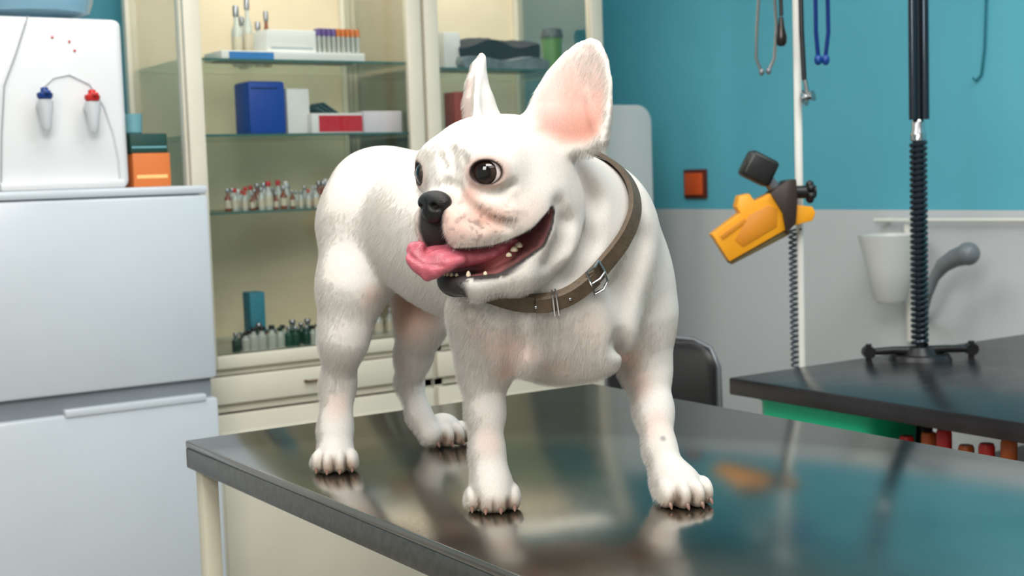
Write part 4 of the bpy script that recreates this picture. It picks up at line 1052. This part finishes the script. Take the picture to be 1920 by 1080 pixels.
G().lathe((mp_.x, mp_.y, zc-0.02), [(0.012, 0), (0.017, 0.004), (0.017, 0.02), (0.014, 0.024), (0.014, 0.045), (0.011, 0.05)], 20).obj('collar_joint', m_chrome, r_)
for s_ in (-0.013, 0.013): G().tube([Vector((mp_.x, mp_.y, zc+0.03))+rt0*s_-fw0*0.008, Vector((mp_.x, mp_.y, 2.0))+rt0*s_-fw0*0.008], 0.0095, 12).obj('sleeve', m_dm, r_)

# ------------------------------------------------------------------ wall rail, pitcher, nozzle, cord
g = G().tube([onX(1640, 413, XR-0.03), onX(1960, 413, XR-0.03)], 0.006, 8)
for px in (1655, 1945): p = onX(px, 413, XR-0.03); g.cyl(p, Vector((XR, p.y, p.z)), 0.006)
g.obj('wall_rail', m_wm, label='thin white rail fixed to the wall', category='rail')
p = onX(1668, 440, XR-0.11); pb_ = onX(1668, 568, XR-0.11); hh = p.z-pb_.z
g = G().lathe((p.x, p.y, pb_.z), [(0.035, 0), (0.045, 0.01), (0.062, hh*0.5), (0.082, hh*0.92), (0.086, hh), (0.080, hh), (0.058, hh*0.5), (0.04, 0.012)], 28)
g.tube([(p.x+0.07, p.y, p.z-0.01), (XR, p.y, p.z-0.01)], 0.006, 8)
g.obj('plastic_pitcher', mat('milky_plastic', (214, 216, 212), 0.35, var=0.03), label='milky white plastic funnel-shaped pitcher hung on the wall', category='pitcher')
G().tube([onX(1702, 420, XR-0.012), onX(1706, 530, XR-0.012), onX(1708, 640, XR-0.012)], 0.012, 12).obj('wall_pipe', m_wm, label='white vertical pipe on the wall', category='pipe')
q1 = [onX(x, y, XR-0.14) for x, y in ((1742, 548), (1752, 520), (1768, 498), (1790, 484), (1815, 476))]
g = G().tube(q1, [0.012, 0.014, 0.020, 0.024, 0.028], 16); g.ell(q1[-1], (0.03, 0.03, 0.03), n=18)
g.tube([q1[0], onX(1735, 575, XR-0.10), onX(1732, 600, XR)], 0.011, 12)
g.obj('shower_nozzle', mat('grey_plastic', (118, 124, 128), 0.3), label='grey curved shower nozzle mounted on the wall', category='nozzle')
c0 = onX(1848, -120, XR-0.006)
g = G().tube([c0, onX(1849, 0, XR-0.006), onX(1846, 90, XR-0.006), onX(1840, 140, XR-0.006), onX(1830, 152, XR-0.008), onX(1824, 146, XR-0.008)], 0.003, 8); g.cyl(c0, c0+Vector((0.006, 0, 0)), 0.008)
g.obj('hanging_cord', mat('teal_cord', (20, 110, 124), 0.4), label='thin teal cord hanging on the blue wall', category='cord')

# ------------------------------------------------------------------ lights
def area(name, loc, tgt, size, power, col=(1, 1, 1), sy=None):
    l = bpy.data.lights.new(name, 'AREA'); l.energy = power; l.size = size; l.color = col
    if sy: l.shape = 'RECTANGLE'; l.size_y = sy
    o = bpy.data.objects.new(name, l); S.collection.objects.link(o); o.location = loc
    o.rotation_euler = (Vector(tgt)-Vector(loc)).to_track_quat('-Z', 'Y').to_euler(); return o
dogc = rdz((0, 1.65, 1.15))
area('soft_light', rdz((-0.85, 0.15, 2.10)), dogc, 0.6, 17, (1, 0.975, 0.94))
area('ceiling_light', (0.9, 2.3, 2.7), (0.9, 2.3, 0), 1.2, 24, (1, 0.985, 0.96))
area('ceiling_light', (2.1, 1.0, 2.7), (2.1, 1.0, 0), 1.0, 22, (0.97, 0.99, 1))
area('ceiling_light', (0.3, -0.6, 2.7), (0.3, -0.6, 0), 1.4, 20, (1, 0.985, 0.96))
area('soft_light', (0.3, 0.6, 2.55), (1.9, 3.6, 1.3), 0.8, 32, (1, 0.985, 0.96))  # added fill aimed at the cabinets to brighten the back of the room
w = bpy.data.worlds.new('World'); S.world = w; w.use_nodes = True
w.node_tree.nodes['Background'].inputs[0].default_value = (0.8, 0.85, 0.9, 1); w.node_tree.nodes['Background'].inputs[1].default_value = 0.3
S.view_settings.view_transform = 'Standard'; S.view_settings.look = 'None'; S.view_settings.exposure = 0.0

# ------------------------------------------------------------------ camera
cd_ = bpy.data.cameras.new('Camera'); co = bpy.data.objects.new('Camera', cd_); S.collection.objects.link(co)
cd_.sensor_width = 36; cd_.lens = FPX/1920*36; cd_.clip_start = 0.02
M = Matrix((tuple(cR), tuple(cU), tuple(-cf))).transposed().to_4x4(); M.translation = CAM
co.matrix_world = M
cd_.dof.use_dof = True; cd_.dof.focus_distance = 1.55; cd_.dof.aperture_fstop = 8.0
S.camera = co
print('VERTS', len(V))
